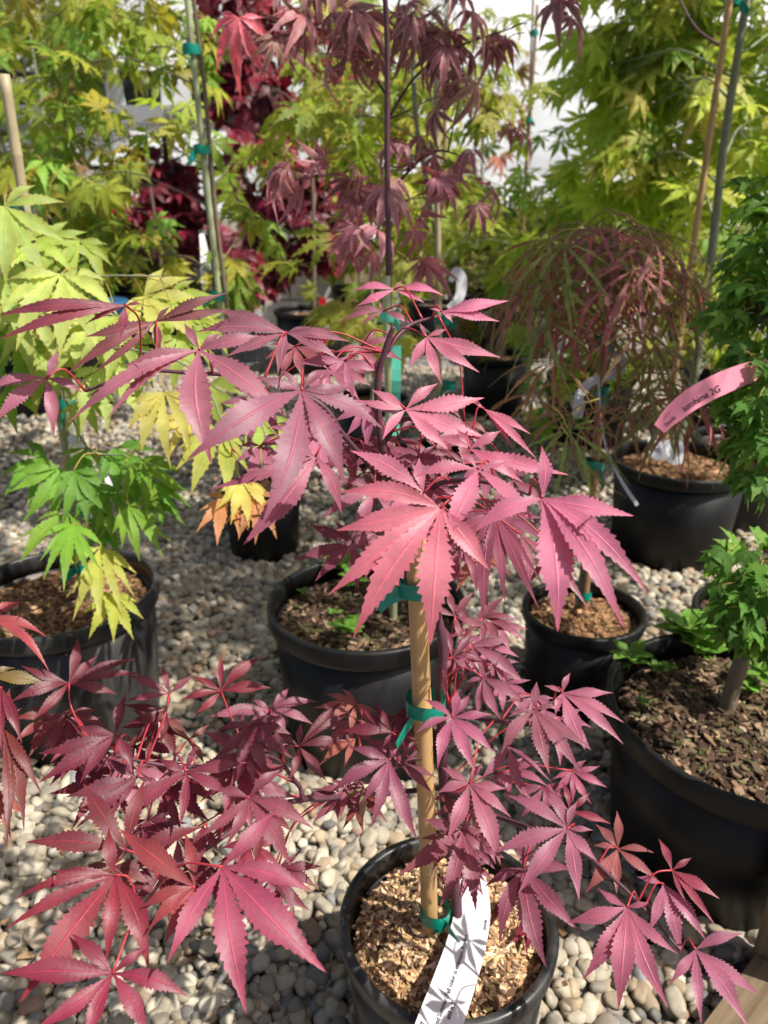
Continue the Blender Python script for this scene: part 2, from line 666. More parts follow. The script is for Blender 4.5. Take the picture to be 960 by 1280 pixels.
def bark(parent, c, z, rad, n, tones, dome=.01, smin=.006, smax=.02):
    """soil disc with loose chips lying on it"""
    mb = MB()
    vs, fs = [c + Vector((0, 0, z + dome))], []
    rings, seg = 9, 40
    for j in range(1, rings + 1):
        r = rad * j / rings
        for i in range(seg):
            a = 2 * math.pi * i / seg
            p = Vector((math.cos(a) * r, math.sin(a) * r, 0))
            h = dome * (1 - (j / rings) ** 2) + .006 * noise.noise(p * 55 + c * 3)
            vs.append(c + p + Vector((0, 0, z + h)))
    for i in range(seg):
        fs.append((0, 1 + i, 1 + (i + 1) % seg))
    for j in range(rings - 1):
        for i in range(seg):
            a, b = 1 + j * seg + i, 1 + j * seg + (i + 1) % seg
            fs.append((a, a + seg, b + seg, b))
    dk = tuple(x * .35 for x in tones[0])
    mb.add(vs, fs, 0, None, (*dk, 1))
    for _ in range(n):
        r = rad * math.sqrt(random.random()) * .985
        a = rnd(0, 6.283)
        p = Vector((math.cos(a) * r, math.sin(a) * r, 0))
        L = rnd(smin, smax) * rnd(.6, 1.1)
        h = dome * (1 - (r / rad) ** 2) + .006 * noise.noise(p * 55 + c * 3) + rnd(0, .005)
        q = Matrix.Rotation(rnd(0, 6.28), 3, 'Z') @ Matrix.Rotation(rnd(-.5, .5), 3, 'Y') @ Matrix.Rotation(rnd(-.7, .7), 3, 'X')
        t = random.choice(tones)
        t = jitter(t, .35)
        wd = L * rnd(.22, .5)
        th = rnd(.0012, .003)
        # a splintered chip: a tapered, skewed prism
        sk = rnd(-.3, .3)
        pr = []
        for zz in (-.5, .5):
            for (x, y) in ((-.5, -.35), (.1, -.5), (.5, rnd(-.3, .1)), (.35, .45), (-.4, .5)):
                pr.append(q @ Vector(((x + sk * y) * L, y * wd, zz * th)) + c + p + Vector((0, 0, z + h)))
        f = [(4, 3, 2, 1, 0), (5, 6, 7, 8, 9)] + [(i, (i + 1) % 5, 5 + (i + 1) % 5, 5 + i) for i in range(5)]
        mb.add(pr, f, 0, None, (*t, 1))
    o = mb.build('bark_mulch', M['chips'], parent, smooth=False, colors=True, origin=c + Vector((0, 0, z)))
    o['kind'] = 'stuff'
    return o


FRESH = [(.54, .38, .21), (.62, .47, .30), (.42, .26, .13), (.24, .13, .065), (.50, .34, .20), (.14, .08, .045)]
BROWN = [(.30, .17, .085), (.20, .105, .05), (.36, .22, .12), (.14, .075, .04), (.26, .14, .07)]
OLD = [(.10, .062, .038), (.06, .038, .026), (.16, .10, .062), (.27, .19, .12), (.075, .045, .028), (.09, .085, .035)]


def stake(parent, a, b, r, mat='bamboo', nodes=3):
    pts, rd = [], []
    L = (b - a).length
    n = 40
    nd = [(i + .6 + rnd(-.15, .15)) / nodes for i in range(nodes)]
    sidev = (b - a).orthogonal().normalized()
    for i in range(n + 1):
        t = i / n
        k = 1.0 - .08 * t
        for q in nd:
            k += .13 * math.exp(-((t - q) * L / .006) ** 2)
        pts.append(a.lerp(b, t) + sidev * (.003 * math.sin(t * 5)))
        rd.append(r * k)
    # denser rings near the nodes
    for q in nd:
        if 0 < q < 1:
            for e in (-.004, 0, .004):
                t = q + e / L
                pts.append(a.lerp(b, t) + sidev * (.003 * math.sin(t * 5)))
                rd.append(r * (1 - .08 * t + .14 * math.exp(-(e / .004) ** 2)))
    order = sorted(range(len(pts)), key=lambda i: (pts[i] - a).dot(b - a))
    mb = MB()
    mb.tube([pts[i] for i in order], [rd[i] for i in order], 14)
    return mb.build('stake', M[mat], parent, origin=a)


def tie(parent, c, axis, r, h=.014, flags=2, mat='tape', flagdir=None, fl=.022, flagup=None):
    """tape wound round stake and stem, with free ends"""
    mb = MB()
    ax = axis.normalized()
    x = ax.orthogonal().normalized()
    y = ax.cross(x)
    seg = 20
    for sgn, rr in ((1, r * 1.12), (-1, r * 1.12 - .0006)):
        vs, fs = [], []
        for i in range(seg):
            a = 2 * math.pi * i / seg
            dirv = x * math.cos(a) + y * math.sin(a)
            wv = .0012 * math.sin(3 * a)
            vs += [c + dirv * rr - ax * (h / 2 + wv), c + dirv * rr * 1.03, c + dirv * rr + ax * (h / 2 - wv)]
        for i in range(seg):
            j = (i + 1) % seg
            fs += [(i * 3, j * 3, j * 3 + 1, i * 3 + 1), (i * 3 + 1, j * 3 + 1, j * 3 + 2, i * 3 + 2)]
        mb.add(vs, fs)
    for k in range(flags):
        d = flagdir if flagdir and k == 0 else (RT * rnd(-1, 1) - Vector((0, 1, 0)) * rnd(.2, 1))
        d = (d - ZUP * rnd(.1, .5)).normalized()
        st = c + d * r * 1.1
        vs, fs = [], []
        m = 5
        up = (ax + d * rnd(-.3, .3)).normalized() if flagup is None or k else flagup
        for i in range(m + 1):
            t = i / m
            p = st + d * (fl * t) - ZUP * (fl * .35 * t * t)
            hw = h * .5 * (1 - .15 * t)
            vs += [p - up * hw, p + up * hw + d * (.004 * t)]
        for i in range(m):
            fs.append((i * 2, i * 2 + 2, i * 2 + 3, i * 2 + 1))
        mb.add(vs, fs)
    return mb.build('tie', M[mat], parent, origin=c)


def stem(parent, pts, r0, r1, mat, name='trunk', k=6, sides=10, knob=0.0):
    q = smooth_line(pts, k)
    n = len(q)
    rd = [r0 + (r1 - r0) * i / (n - 1) for i in range(n)]
    if knob:
        rd = [r * (1 + (knob if i % k == 0 else 0)) for i, r in enumerate(rd)]
    mb = MB()
    mb.tube(q, rd, sides)
    return mb.build(name, M[mat], parent, origin=pts[0]), q


def nearest(q, p):
    return min(q, key=lambda a: (a - p).length_squared)


def crown(parent, tq, blobs, style, leafm, stalkm, cols, size, barkm, limb_r=.004, per=3, face=.45, droop=.5, cap=300, spread=1.0, variants=5, twig=True, colfn=None, hang=False):
    """leaf clumps; each blob (px, py, rx, ry, depth, n) is filled with leaves on twigs that grow from the trunk line tq"""
    meshes = leafset(style, leafm, stalkm, variants)
    spots = []
    for (px, py, rx, ry, dp, n) in blobs:
        c = P(px, py, dp)
        sx, sz = rx * dp / F, ry * dp / F
        sy = min(max(sx, sz) * .8, .38) * spread
        mb = MB()
        root = min(tq, key=lambda a: (a - c).length + (1.2 * max(0, a.z - c.z + .02)))
        line = smooth_line([root, root.lerp(c, .5) + Vector((0, 0, .12 * (c - root).length)), c], 5)
        L = (c - root).length
        mb.tube(line, [limb_r * (1 - .6 * i / (len(line) - 1)) for i in range(len(line))], 6)
        k = 0
        while k < n:
            while True:
                v = Vector((rnd(-1, 1), rnd(-1, 1), rnd(-1, 1)))
                if v.length < 1:
                    break
            if v.length > 1e-3:
                v = v * (v.length ** -.35)
            e = c + Vector((v.x * sx, v.y * sy, v.z * sz))
            s0 = line[random.randrange(len(line) // 2, len(line))]
            md = s0.lerp(e, .55) + ZUP * (.05 * (e - s0).length)
            mb.tube(smooth_line([s0, md, e], 3), [limb_r * .4, limb_r * .36, limb_r * .32, limb_r * .3, limb_r * .27, limb_r * .25, limb_r * .22][:7], 4, cap=False)
            for j in range(min(per, n - k)):
                k += 1
                out = Vector((v.x, v.y, v.z * .6)) + rvec(.45)
                out.z = out.z * .4
                toC = (CAM - e).normalized()
                main = out.normalized() * (1 - droop) - ZUP * droop + rvec(.22)
                main.normalize()
                pos = e + out.normalized() * size * rnd(.25, .6) + rvec(size * .12)
                nrm = ZUP * (1 - face) + toC * face + rvec(.30)
                spots.append((pos, main, nrm, size * rnd(.7, 1.12), (v.z + 1) / 2))
        mb.build('branch', M[barkm], parent, origin=root)
    if len(spots) > cap:
        spots.sort(key=lambda s: depth_of(s[0]))
    for i, (pos, main, nrm, sz, hgt) in enumerate(spots[:cap]):
        cc = colfn(pos, hgt) if colfn else random.choice(cols)
        put_leaf(parent, meshes, pos, main, nrm, sz, jitter(cc, .22))
    rest = spots[cap:]
    if rest:
        mb = MB()
        me = meshes[0]
        for (pos, main, nrm, sz, hgt) in rest:
            me = random.choice(meshes)
            fm = frame(pos, main, nrm, sz)
            mb.add([fm @ v.co for v in me.vertices], [tuple(p.vertices) for p in me.polygons if p.material_index == 0])
        o = mb.build('foliage', M[leafm], parent)
        o.color = (*cols[0], 1)
        o['kind'] = 'stuff'


# ------------------------------------------------------------------ the setting
gm = MB()
gm.add([(-60, -30, 0), (60, -30, 0), (60, 90, 0), (-60, 90, 0)], [(0, 1, 2, 3)])
g = gm.build('gravel_ground', M['ground'])
tag(g, 'bed of small rounded gravel covering the nursery yard', kind='structure')

# footprints where no pebble may lie (x, y, radius) are collected before the gravel is laid
FEET = []


def pot_place(px, py, H):
    p = at_z(px, py, H)
    return Vector((p.x, p.y, 0))

# ------------------------------------------------------------------ the red maple in front
A0 = pot_place(560, 1147, .215)
FEET.append((A0.x, A0.y, .10))
A = thing('potted_red_maple', A0, 'young maple with large rose red leaves and bamboo stake in the nearest black pot', 'maple')
make_pot(A, A0, .222, .215, 'pot_dusty')
bark(A, A0, .183, .098, 3800, FRESH, .012, .004, .016)
YA = A0.y
sb = at_z(541, 1172, .19)
YS = sb.y
stake(A, Vector((sb.x, sb.y, .06)), at_y(522, 610, YS + .01), .0088, 'bamboo', 4)
tq = [at_z(573, 1190, .185), at_y(570, 1120, YS + .01), at_y(556, 1000, YS + .02), at_y(551, 880, YS + .02), at_y(553, 800, YS + .022), at_y(530, 720, YS + .03),
      at_y(500, 640, YS + .03), at_y(478, 560, YS + .02), at_y(472, 480, YS + .02), at_y(484, 430, YS + .02), at_y(492, 408, YS + .02)]
_, tA = stem(A, [Vector((tq[0].x, tq[0].y, .17))] + tq, .0062, .0018, 'bark_purple', knob=.12)
tie(A, at_z(544, 1140, .225), ZUP, .0135, .015, 2, flagdir=Vector((-.05, -.35, -1.2)), fl=.034, flagup=Vector((1, 0, .15)))
tie(A, at_y(532, 880, YS + .006), ZUP, .0155, .014, 1)
tie(A, at_y(521, 733, YS + .006), ZUP, .0130, .014, 1, flagdir=Vector((-1, -.2, -.1)), fl=.018)

BR = []
for line in [
    [(490, 640, .63), (472, 595, .60), (430, 545, .56), (400, 505, .545), (330, 474, .54), (236, 466, .535), (175, 465, .53), (107, 489, .52)],
    [(505, 650, .63), (540, 610, .57), (575, 600, .53), (620, 605, .51), (662, 618, .50)],
    [(478, 560, .62), (500, 525, .60), (540, 530, .58), (590, 545, .57)],
    [(480, 440, .615), (510, 408, .63), (548, 395, .635)],
    [(548, 985, .74), (480, 992, .70), (440, 995, .68), (385, 998, .645), (372, 980, .64), (335, 945, .615), (255, 958, .59), (195, 955, .575), (117, 937, .57)],
    [(385, 998, .645), (330, 1012, .59), (262, 1058, .545), (215, 1085, .52), (176, 1138, .485)],
    [(548, 985, .73), (600, 1012, .68), (680, 1042, .64), (730, 1067, .625), (763, 1095, .61), (797, 1127, .595), (850, 1188, .575)],
    [(551, 880, .715), (600, 898, .67), (650, 900, .645), (692, 876, .64)],
    [(551, 900, .715), (520, 940, .68), (490, 960, .64), (450, 940, .66)],
]:
    o, q = stem(A, [P(*p) for p in line], .0026, .0011, 'bark_purple', 'branch', 6, 8, .15)
    BR += q
BR += tA

ROSE = (.265, .092, .142)
PINK = (.46, .145, .208)
WINE = (.110, .014, .026)
CRIM = (.165, .017, .030)
DUSK = (.175, .052, .075)
BRON = (.20, .075, .035)
# centre pixel, depth, lobe tips in pixels, colour, how much the blade faces the lens
HERO = [
    (249, 438, .50, [(155, 457), (84, 530), (132, 527), (265, 582), (356, 519), (325, 420), (278, 416), (230, 404)], ROSE),
    (358, 416, .56, [(268, 388), (245, 415), (283, 446), (347, 468), (424, 450), (438, 427), (388, 408)], ROSE),
    (377, 488, .46, [(232, 576), (328, 656), (432, 607), (479, 536), (438, 485), (406, 462), (352, 460), (318, 472)], ROSE),
    (395, 570, .54, [(258, 613), (303, 682), (427, 643), (365, 560), (352, 590)], DUSK),
    (157, 382, .48, [(-6, 395), (-2, 425), (105, 406), (150, 424), (178, 380)], WINE),
    (195, 402, .54, [(107, 421), (82, 469), (117, 466), (200, 441), (284, 366), (290, 386), (213, 383)], DUSK),
    (58, 473, .50, [(-22, 488), (-8, 530), (67, 546), (104, 491), (71, 438)], ROSE),
    (431, 451, .56, [(398, 478), (443, 502), (481, 464), (448, 436), (372, 455)], ROSE),
    (493, 362, .66, [(445, 383), (441, 364), (531, 379), (556, 370), (502, 351)], PINK),
    (480, 389, .65, [(421, 405), (448, 407), (440, 385), (473, 376), (515, 406)], ROSE),
    (552, 390, .61, [(636, 376), (625, 402), (566, 404), (537, 386)], PINK),
    (533, 421, .58, [(511, 459), (553, 482), (600, 466), (627, 447), (559, 411), (524, 403)], PINK),
    (507, 512, .56, [(478, 550), (464, 487), (548, 479), (606, 497), (609, 547), (566, 567), (446, 500)], PINK),
    (605, 511, .57, [(664, 543), (671, 574), (641, 561), (586, 500)], PINK),
    (587, 561, .54, [(712, 594), (627, 538), (570, 536), (655, 604), (546, 545)], PINK),
    (597, 587, .48, [(517, 597), (637, 576), (670, 656), (552, 683), (571, 565)], PINK),
    (551, 635, .455, [(425, 615), (420, 663), (410, 744), (441, 798), (538, 807), (612, 713)], PINK),
    (678, 623, .45, [(677, 557), (793, 645), (811, 743), (781, 787), (697, 790), (592, 666)], PINK),
    (617, 640, .55, [(600, 743), (674, 762), (676, 725), (631, 754), (604, 783), (560, 690)], DUSK),
    (530, 616, .53, [(437, 563), (524, 572), (478, 645), (560, 660)], PINK),
    (498, 545, .62, [(546, 580), (478, 574), (520, 522), (452, 560)], DUSK),
    (468, 612, .58, [(402, 648), (440, 673), (420, 600), (500, 660)], ROSE),
    (650, 668, .57, [(737, 763), (700, 700), (660, 740)], DUSK),
    (569, 770, .71, [(560, 735), (592, 740), (606, 784), (530, 756), (575, 800)], DUSK),
    (565, 822, .69, [(555, 782), (590, 789), (604, 826), (590, 839), (556, 841)], DUSK),
    (589, 806, .70, [(656, 854), (638, 801), (610, 850), (570, 790)], ROSE),
    (590, 785, .73, [(560, 752), (632, 745), (560, 800), (640, 790)], DUSK),
    (604, 847, .66, [(596, 896), (627, 901), (657, 878), (583, 852), (598, 829), (614, 838)], ROSE),
    (667, 887, .62, [(671, 852), (637, 890), (626, 944), (687, 969), (728, 969), (740, 938), (697, 880)], ROSE),
    (703, 866, .625, [(713, 841), (680, 857), (767, 866), (781, 904), (780, 931), (732, 938), (694, 895)], ROSE),
    (566, 897, .60, [(571, 862), (588, 866), (530, 874), (519, 917), (547, 961), (595, 965), (618, 941), (616, 893)], ROSE),
    (636, 933, .64, [(601, 974), (653, 994), (690, 978), (641, 916), (675, 960)], ROSE),
    (587, 980, .62, [(552, 959), (546, 992), (558, 1052), (626, 1082), (639, 1022), (633, 986), (604, 954)], ROSE),
    (578, 1037, .66, [(497, 1094), (549, 1136), (595, 1139), (613, 1069), (528, 1024), (608, 1040)], DUSK),
    (709, 1036, .58, [(633, 994), (685, 979), (722, 1002), (616, 1067), (647, 1118), (724, 1126), (747, 1076), (742, 1038)], ROSE),
    (712, 1014, .62, [(738, 991), (764, 1030), (673, 980), (702, 976)], CRIM),
    (654, 1085, .62, [(606, 1108), (624, 1181), (683, 1210), (725, 1166), (716, 1087), (646, 1050), (671, 1049)], DUSK),
    (772, 1061, .63, [(744, 1030), (771, 1013), (818, 1066), (823, 1100), (771, 1119), (731, 1117), (742, 1057)], DUSK),
    (829, 1105, .60, [(796, 1096), (811, 1167), (853, 1196), (882, 1175)], ROSE),
    (840, 1088, .60, [(823, 1048), (865, 1072), (900, 1124), (895, 1158), (860, 1131)], CRIM),
    (784, 1134, .56, [(709, 1153), (728, 1225), (773, 1262), (836, 1261), (848, 1193), (747, 1110), (812, 1128)], ROSE),
    (869, 1187, .55, [(836, 1231), (877, 1282), (935, 1284), (951, 1244), (929, 1167), (862, 1216)], ROSE),
    (86, 854, .58, [(97, 797), (122, 820), (172, 823), (180, 842), (147, 868), (40, 901), (12, 878), (26, 832)], WINE),
    (145, 918, .56, [(158, 867), (95, 907), (47, 942), (47, 979), (99, 981), (166, 966)], WINE),
    (212, 867, .60, [(203, 831), (159, 843), (156, 876), (210, 885), (242, 843)], WINE),
    (208, 887, .615, [(155, 906), (154, 881), (170, 926), (200, 932)], WINE),
    (276, 864, .64, [(277, 819), (327, 821), (339, 860), (239, 846), (225, 876), (243, 893)], CRIM),
    (338, 886, .655, [(362, 859), (396, 877), (392, 906), (358, 921), (261, 896), (309, 906), (314, 874)], DUSK),
    (374, 933, .62, [(431, 874), (441, 889), (433, 928), (408, 976), (361, 976), (339, 911), (376, 904)], WINE),
    (311, 938, .58, [(304, 889), (253, 914), (232, 966), (286, 986), (319, 980), (346, 960), (361, 930)], DUSK),
    (233, 964, .54, [(247, 931), (199, 949), (310, 953), (291, 995), (225, 1034), (149, 1014)], WINE),
    (172, 972, .56, [(129, 945), (82, 996), (94, 1036), (146, 1012), (192, 978)], WINE),
    (311, 997, .52, [(356, 962), (392, 1036), (364, 1083), (315, 1042), (282, 1059), (250, 1046), (268, 988)], DUSK),
    (254, 1033, .54, [(160, 1069), (273, 1066), (247, 1086), (238, 1062)], WINE),
    (157, 1062, .50, [(31, 1053), (104, 979), (181, 974), (122, 1079)], WINE),
    (144, 1094, .48, [(67, 1089), (16, 1125), (4, 1163), (24, 1254), (133, 1203), (186, 1211), (136, 1034)], CRIM),
    (244, 1109, .47, [(149, 1036), (175, 1135), (183, 1167), (205, 1181), (231, 1040)], CRIM),
    (278, 1084, .46, [(346, 1011), (392, 1115), (408, 1216), (308, 1268), (209, 1204)], (.19, .020, .036)),
    (141, 1217, .44, [(89, 1167), (1, 1217), (38, 1290), (104, 1312), (187, 1296), (236, 1246), (188, 1184)], (.19, .020, .036)),
    (490, 916, .66, [(467, 876), (450, 884), (424, 915), (513, 892), (520, 908), (478, 934)], WINE),
    (487, 950, .60, [(435, 934), (414, 991), (451, 1008), (464, 1035), (522, 1051), (498, 934)], DUSK),
    (499, 952, .64, [(546, 972), (541, 992), (521, 921), (528, 950)], DUSK),
    (445, 922, .66, [(399, 957), (398, 936), (470, 900), (430, 960)], BRON),
    (235, 925, .61, [(205, 895), (262, 905), (215, 952), (255, 955)], BRON),
    (455, 985, .67, [(430, 1000), (452, 1030), (480, 1004)], (.10, .13, .03)),
    (700, 690, .56, [(660, 730), (700, 745), (735, 700)], DUSK),
    (545, 560, .60, [(520, 600), (560, 610), (585, 580), (530, 540)], DUSK),
    (455, 590, .61, [(420, 570), (430, 620), (470, 640), (490, 600)], DUSK),
    (600, 690, .60, [(570, 740), (610, 760), (640, 720), (590, 660)], BRON),
    (640, 600, .56, [(610, 640), (640, 660), (680, 640), (670, 580)], ROSE),
]


def spread_tips(cx, cy, r, ang, n=7, fan=200, squash=1.0):
    """lobe tips in pixels of a leaf whose middle lobe points at ang (degrees, 0 = right, 90 = down)"""
    out = []
    for i in range(n):
        k = (i / (n - 1) - .5) * 2
        a = R(ang + k * fan / 2 + rnd(-5, 5))
        L = r * (1 - .5 * abs(k) ** 1.6) * rnd(.9, 1.08)
        out.append((cx + math.cos(a) * L, cy + math.sin(a) * L * squash))
    return out


def hero_leaf(parent, cx, cy, dp, tips, col, mat='leaf_red', branches=None, wr=.126, stalk='petiole', face=.62, teeth=15):
    C = P(cx, cy, dp)
    toC = (CAM - C).normalized()
    n = (toC * face + ZUP * (1 - face) + rvec(.07)).normalized()
    mb = MB()
    # neighbours' angular gap sets how wide a lobe may be
    tips3 = []
    for (tx, ty) in tips:
        r = ray(tx, ty)
        t = (C - CAM).dot(n) / r.dot(n)
        T = CAM + r * t
        tips3.append(T - C)
    lm = max(t.length for t in tips3)
    for ti, tv in enumerate(tips3):
        gap = min([tv.angle(o2, 3.14) for oi_, o2 in enumerate(tips3) if oi_ != ti] + [1.0])
        wl = min(wr, max(.06, .50 * math.tan(min(.9, gap * .62))))
        if tv.length > .125:
            tv *= .125 / tv.length
        f = tv.length / lm
        lobe(mb, C, C + tv, n, wr=wl * rnd(.82, 1.05) * (1.2 if f < .55 else 1), teeth=teeth if f > .5 else max(6, teeth - 4),
             tdepth=rnd(.10, .22), bulge=rnd(.04, .13), fold=rnd(.05, .40), side=rnd(-.06, .06))
    o = mb.build('leaf', M[mat], parent, origin=C)
    if mat == 'leaf_red':
        col = mixc(col, random.choice([DUSK, WINE, BRON, PINK]), rnd(0, .3))
    o.color = (*jitter(col, .14), 1)
    # stalk to the nearest branch
    if branches:
        q = min(branches, key=lambda b: (b - C).length + .6 * max(0, (CAM - C).length - (CAM - b).length + .01))
        if (q - C).length < .16:
            mean = Vector((0, 0, 0))
            for tv in tips3:
                mean += tv
            mean = mean.normalized() if mean.length > 1e-4 else Vector((0, 0, -1))
            mdl = C.lerp(q, .45) - mean * (.10 * (q - C).length) + ZUP * .008
            sb_ = MB()
            sb_.tube(smooth_line([C + n * .0008, mdl, q], 5), [.0010, .0008, .00075, .0007, .0007, .0007, .0007, .0007, .0008, .001, .0012], 6)
            sb_.build('leaf_stalk', M[stalk], o, origin=C)
    return o


for h in HERO:
    hero_leaf(A, *h, branches=BR)
random.seed(77)
for (n_, x0, x1, y0, y1, d0, d1, r0, r1, cs) in [(24, 45, 350, 880, 1130, .57, .66, 62, 95, (WINE, WINE, CRIM, DUSK)), (15, 440, 640, 500, 700, .57, .66, 55, 85, (DUSK, ROSE, DUSK)),
                                                 (8, 300, 460, 430, 600, .58, .64, 55, 85, (DUSK, ROSE)), (12, 560, 730, 870, 1090, .66, .72, 45, 62, (DUSK, ROSE)), (7, 420, 520, 860, 1000, .67, .72, 48, 62, (DUSK, WINE, BRON)), (6, 560, 640, 740, 860, .70, .76, 45, 60, (DUSK, ROSE))]:
    for _ in range(n_):
        cx, cy = rnd(x0, x1), rnd(y0, y1)
        hero_leaf(A, cx, cy, rnd(d0, d1), spread_tips(cx, cy, rnd(r0, r1), rnd(50, 135), 7, rnd(170, 230), rnd(.7, 1.0)), random.choice(cs), branches=BR)
# small shoots at the foot of the stem and wilted bits on the bark
for (px, py, tx, ty, lab) in [(668, 1150, 655, 1182, 'wilted red leaf on the bark at the right of the nearest pot'), (640, 1120, 625, 1150, 'wilted red leaf on the bark behind the white tag'),
                              (562, 1186, 578, 1200, 'wilted red leaf on the bark at the foot of the nearest stem')]:
    c = at_z(px, py, .205)
    mb = MB()
    t = at_z(tx, ty, .203)
    for k in range(3):
        lobe(mb, c, t + rvec(.006), ZUP + rvec(.2), wr=.16, teeth=5)
    o = mb.build('fallen_leaf', M['leaf_red'], None, origin=c)
    o.color = (*CRIM, 1)
    tag(o, lab, 'fallen leaf', 'wilted leaves on the bark of the nearest pot')
# winter buds and dead tips on the left twig
mb = MB()
for k in range(9):
    p = P(107 + rnd(-3, 18), 488 + rnd(-6, 6), .52)
    mb.tube([p, p + Vector((rnd(-.006, .002), rnd(-.004, .004), rnd(-.010, .006)))], [.0007, .0003], 5)
mb.build('bud_tuft', M['bark_purple'], A)

# ------------------------------------------------------------------ lime and green maple at the left
D0 = pot_place(72, 735, .275)
FEET.append((D0.x, D0.y, .14))
D = thing('potted_lime_maple', D0, 'lime and yellow leaved maple with tall cane in the dusty pot at far left', 'maple')
make_pot(D, D0, .335, .275, 'pot_dusty', lip=.02)
bark(D, D0, .232, .150, 1500, BROWN, .01, .008, .024)
YD = D0.y
s0 = at_z(108, 752, .24)
stake(D, Vector((s0.x, s0.y, .10)), at_y(8, 93, s0.y - .02), .0075, 'bamboo_pale', 5)
tD = [at_z(98, 752, .235), at_y(100, 700, s0.y - .02), at_y(88, 560, s0.y - .02), at_y(80, 480, s0.y - .02), at_y(60, 400, s0.y - .03), at_y(30, 250, s0.y - .03)]
_, tDq = stem(D, tD, .0065, .003, 'bark_grey')
for (px, py) in [(103, 708), (96, 640), (82, 503), (24, 255)]:
    tie(D, at_y(px, py, s0.y - .01), ZUP, .013, .016, 1)
LIME = (.34, .44, .085)
PALE = (.43, .53, .15)
YEL = (.53, .50, .12)
GRN = (.115, .27, .03)
GRN2 = (.17, .33, .035)
DBR = list(tDq)
for line in [
    [(80, 480, 1.10), (120, 440, 1.0), (180, 440, .95), (250, 470, .93), (290, 560, .93)],
    [(82, 500, 1.12), (110, 560, 1.05), (160, 570, 1.02)],
    [(70, 430, 1.10), (40, 370, 1.02), (10, 330, .98)],
    [(60, 400, 1.10), (110, 350, 1.0), (200, 345, .98)],
    [(96, 650, 1.20), (120, 670, 1.1), (128, 690, 1.05)],
    [(40, 300, 1.15), (20, 255, 1.0)],
]:
    o, q = stem(D, [P(*p) for p in line], .002, .001, 'bark_grey', 'branch', 5, 6)
    DBR += q


for (cx, cy, dp, r, ang, fan, c) in [
    (6, 258, .95, 100, 60, 190, PALE), (76, 343, .95, 125, 92, 170, PALE), (4, 345, .96, 105, 70, 180, PALE), (60, 300, 1.1, 70, 60, 200, LIME),
    (145, 395, 1.0, 95, 100, 180, LIME), (205, 490, .95, 98, 88, 150, YEL), (128, 460, 1.02, 90, 80, 170, PALE), (275, 540, .97, 85, 110, 160, LIME),
    (225, 420, 1.02, 80, 70, 190, LIME), (180, 370, 1.02, 90, 40, 190, YEL), (262, 480, 1.0, 70, 70, 160, LIME), (20, 420, 1.05, 90, 110, 180, GRN2),
    (70, 440, 1.06, 80, 100, 180, LIME), (300, 600, .96, 65, 75, 150, YEL), (325, 525, 1.0, 65, 60, 180, LIME), (240, 520, 1.0, 60, 120, 150, YEL),
    (35, 300, 1.05, 85, 70, 190, LIME), (100, 300, 1.08, 75, 100, 190, LIME), (30, 385, 1.04, 95, 85, 180, PALE), (110, 400, 1.05, 85, 95, 180, PALE), (55, 455, 1.08, 75, 100, 180, LIME), (15, 470, 1.1, 75, 80, 180, GRN2), (165, 430, 1.06, 80, 90, 180, LIME), (210, 370, 1.06, 75, 60, 190, LIME), (250, 400, 1.08, 65, 80, 190, LIME), (110, 500, 1.08, 60, 100, 160, LIME),
    (126, 683, 1.02, 110, 90, 110, YEL), (143, 742, 1.03, 68, 92, 150, (.44, .44, .07)),
    (75, 585, 1.04, 85, 125, 150, GRN2), (92, 588, 1.0, 75, 80, 140, GRN), (84, 640, 1.0, 95, 112, 110, GRN2), (92, 655, .98, 88, 95, 120, GRN2), (60, 575, 1.08, 70, 140, 150, GRN),
    (135, 617, 1.05, 62, 80, 190, GRN), (160, 632, 1.0, 80, 60, 110, GRN2), (145, 560, 1.05, 75, 60, 150, GRN), (178, 575, 1.02, 78, 65, 140, GRN2), (165, 590, 1.08, 80, 40, 140, GRN),
    (118, 605, 1.1, 60, 90, 160, GRN), (190, 610, 1.1, 60, 50, 150, GRN), (108, 560, 1.12, 55, 110, 180, GRN), (130, 650, 1.12, 55, 90, 160, GRN),
]:
    hero_leaf(D, cx, cy, dp, spread_tips(cx, cy, r, ang, 7, fan), c, 'leaf_lime' if c in (LIME, PALE, YEL) else 'leaf_green', DBR, .125, 'petiole_green', .6, 9)
# two young peach coloured leaves hanging from the far twig
for (cx, cy, r, ang) in [(286, 622, 62, 105), (318, 618, 70, 85)]:
    hero_leaf(D, cx, cy, .96, spread_tips(cx, cy, r, ang, 7, 150), (.60, .27, .13), 'leaf_lime', DBR, .11, 'petiole', .6, 7)

# ------------------------------------------------------------------ pink edged maple in the middle pot
H0 = pot_place(458, 748, .285)
FEET.append((H0.x, H0.y, .135))
H = thing('potted_pink_edged_maple', H0, 'tall maple with drooping dark leaves edged in pink, in the middle pot with weeds', 'maple')
make_pot(H, H0, .325, .285, 'pot', lip=.022)
bark(H, H0, .245, .145, 1500, OLD, .008, .008, .026)
YH = H0.y
tH = [Vector((H0.x + .03, H0.y, .22)), at_y(486, 600, YH), at_y(486, 350, YH), at_y(484, 200, YH), at_y(484, 60, YH), at_y(478, -60, YH - .02)]
_, tHq = stem(H, tH, .0052, .003, 'bark_purple')
b0 = Vector((H0.x + .045, H0.y - .015, .2))
stake(H, b0, at_y(485, 345, YH - .015), .0065, 'bamboo_green', 4)
tie(H, at_y(487, 395, YH - .01), ZUP, .0125, .014, 1, 'tape_aqua')
mb = MB()
a, b = at_y(496, 432, YH - .04), at_y(494, 545, YH - .03)
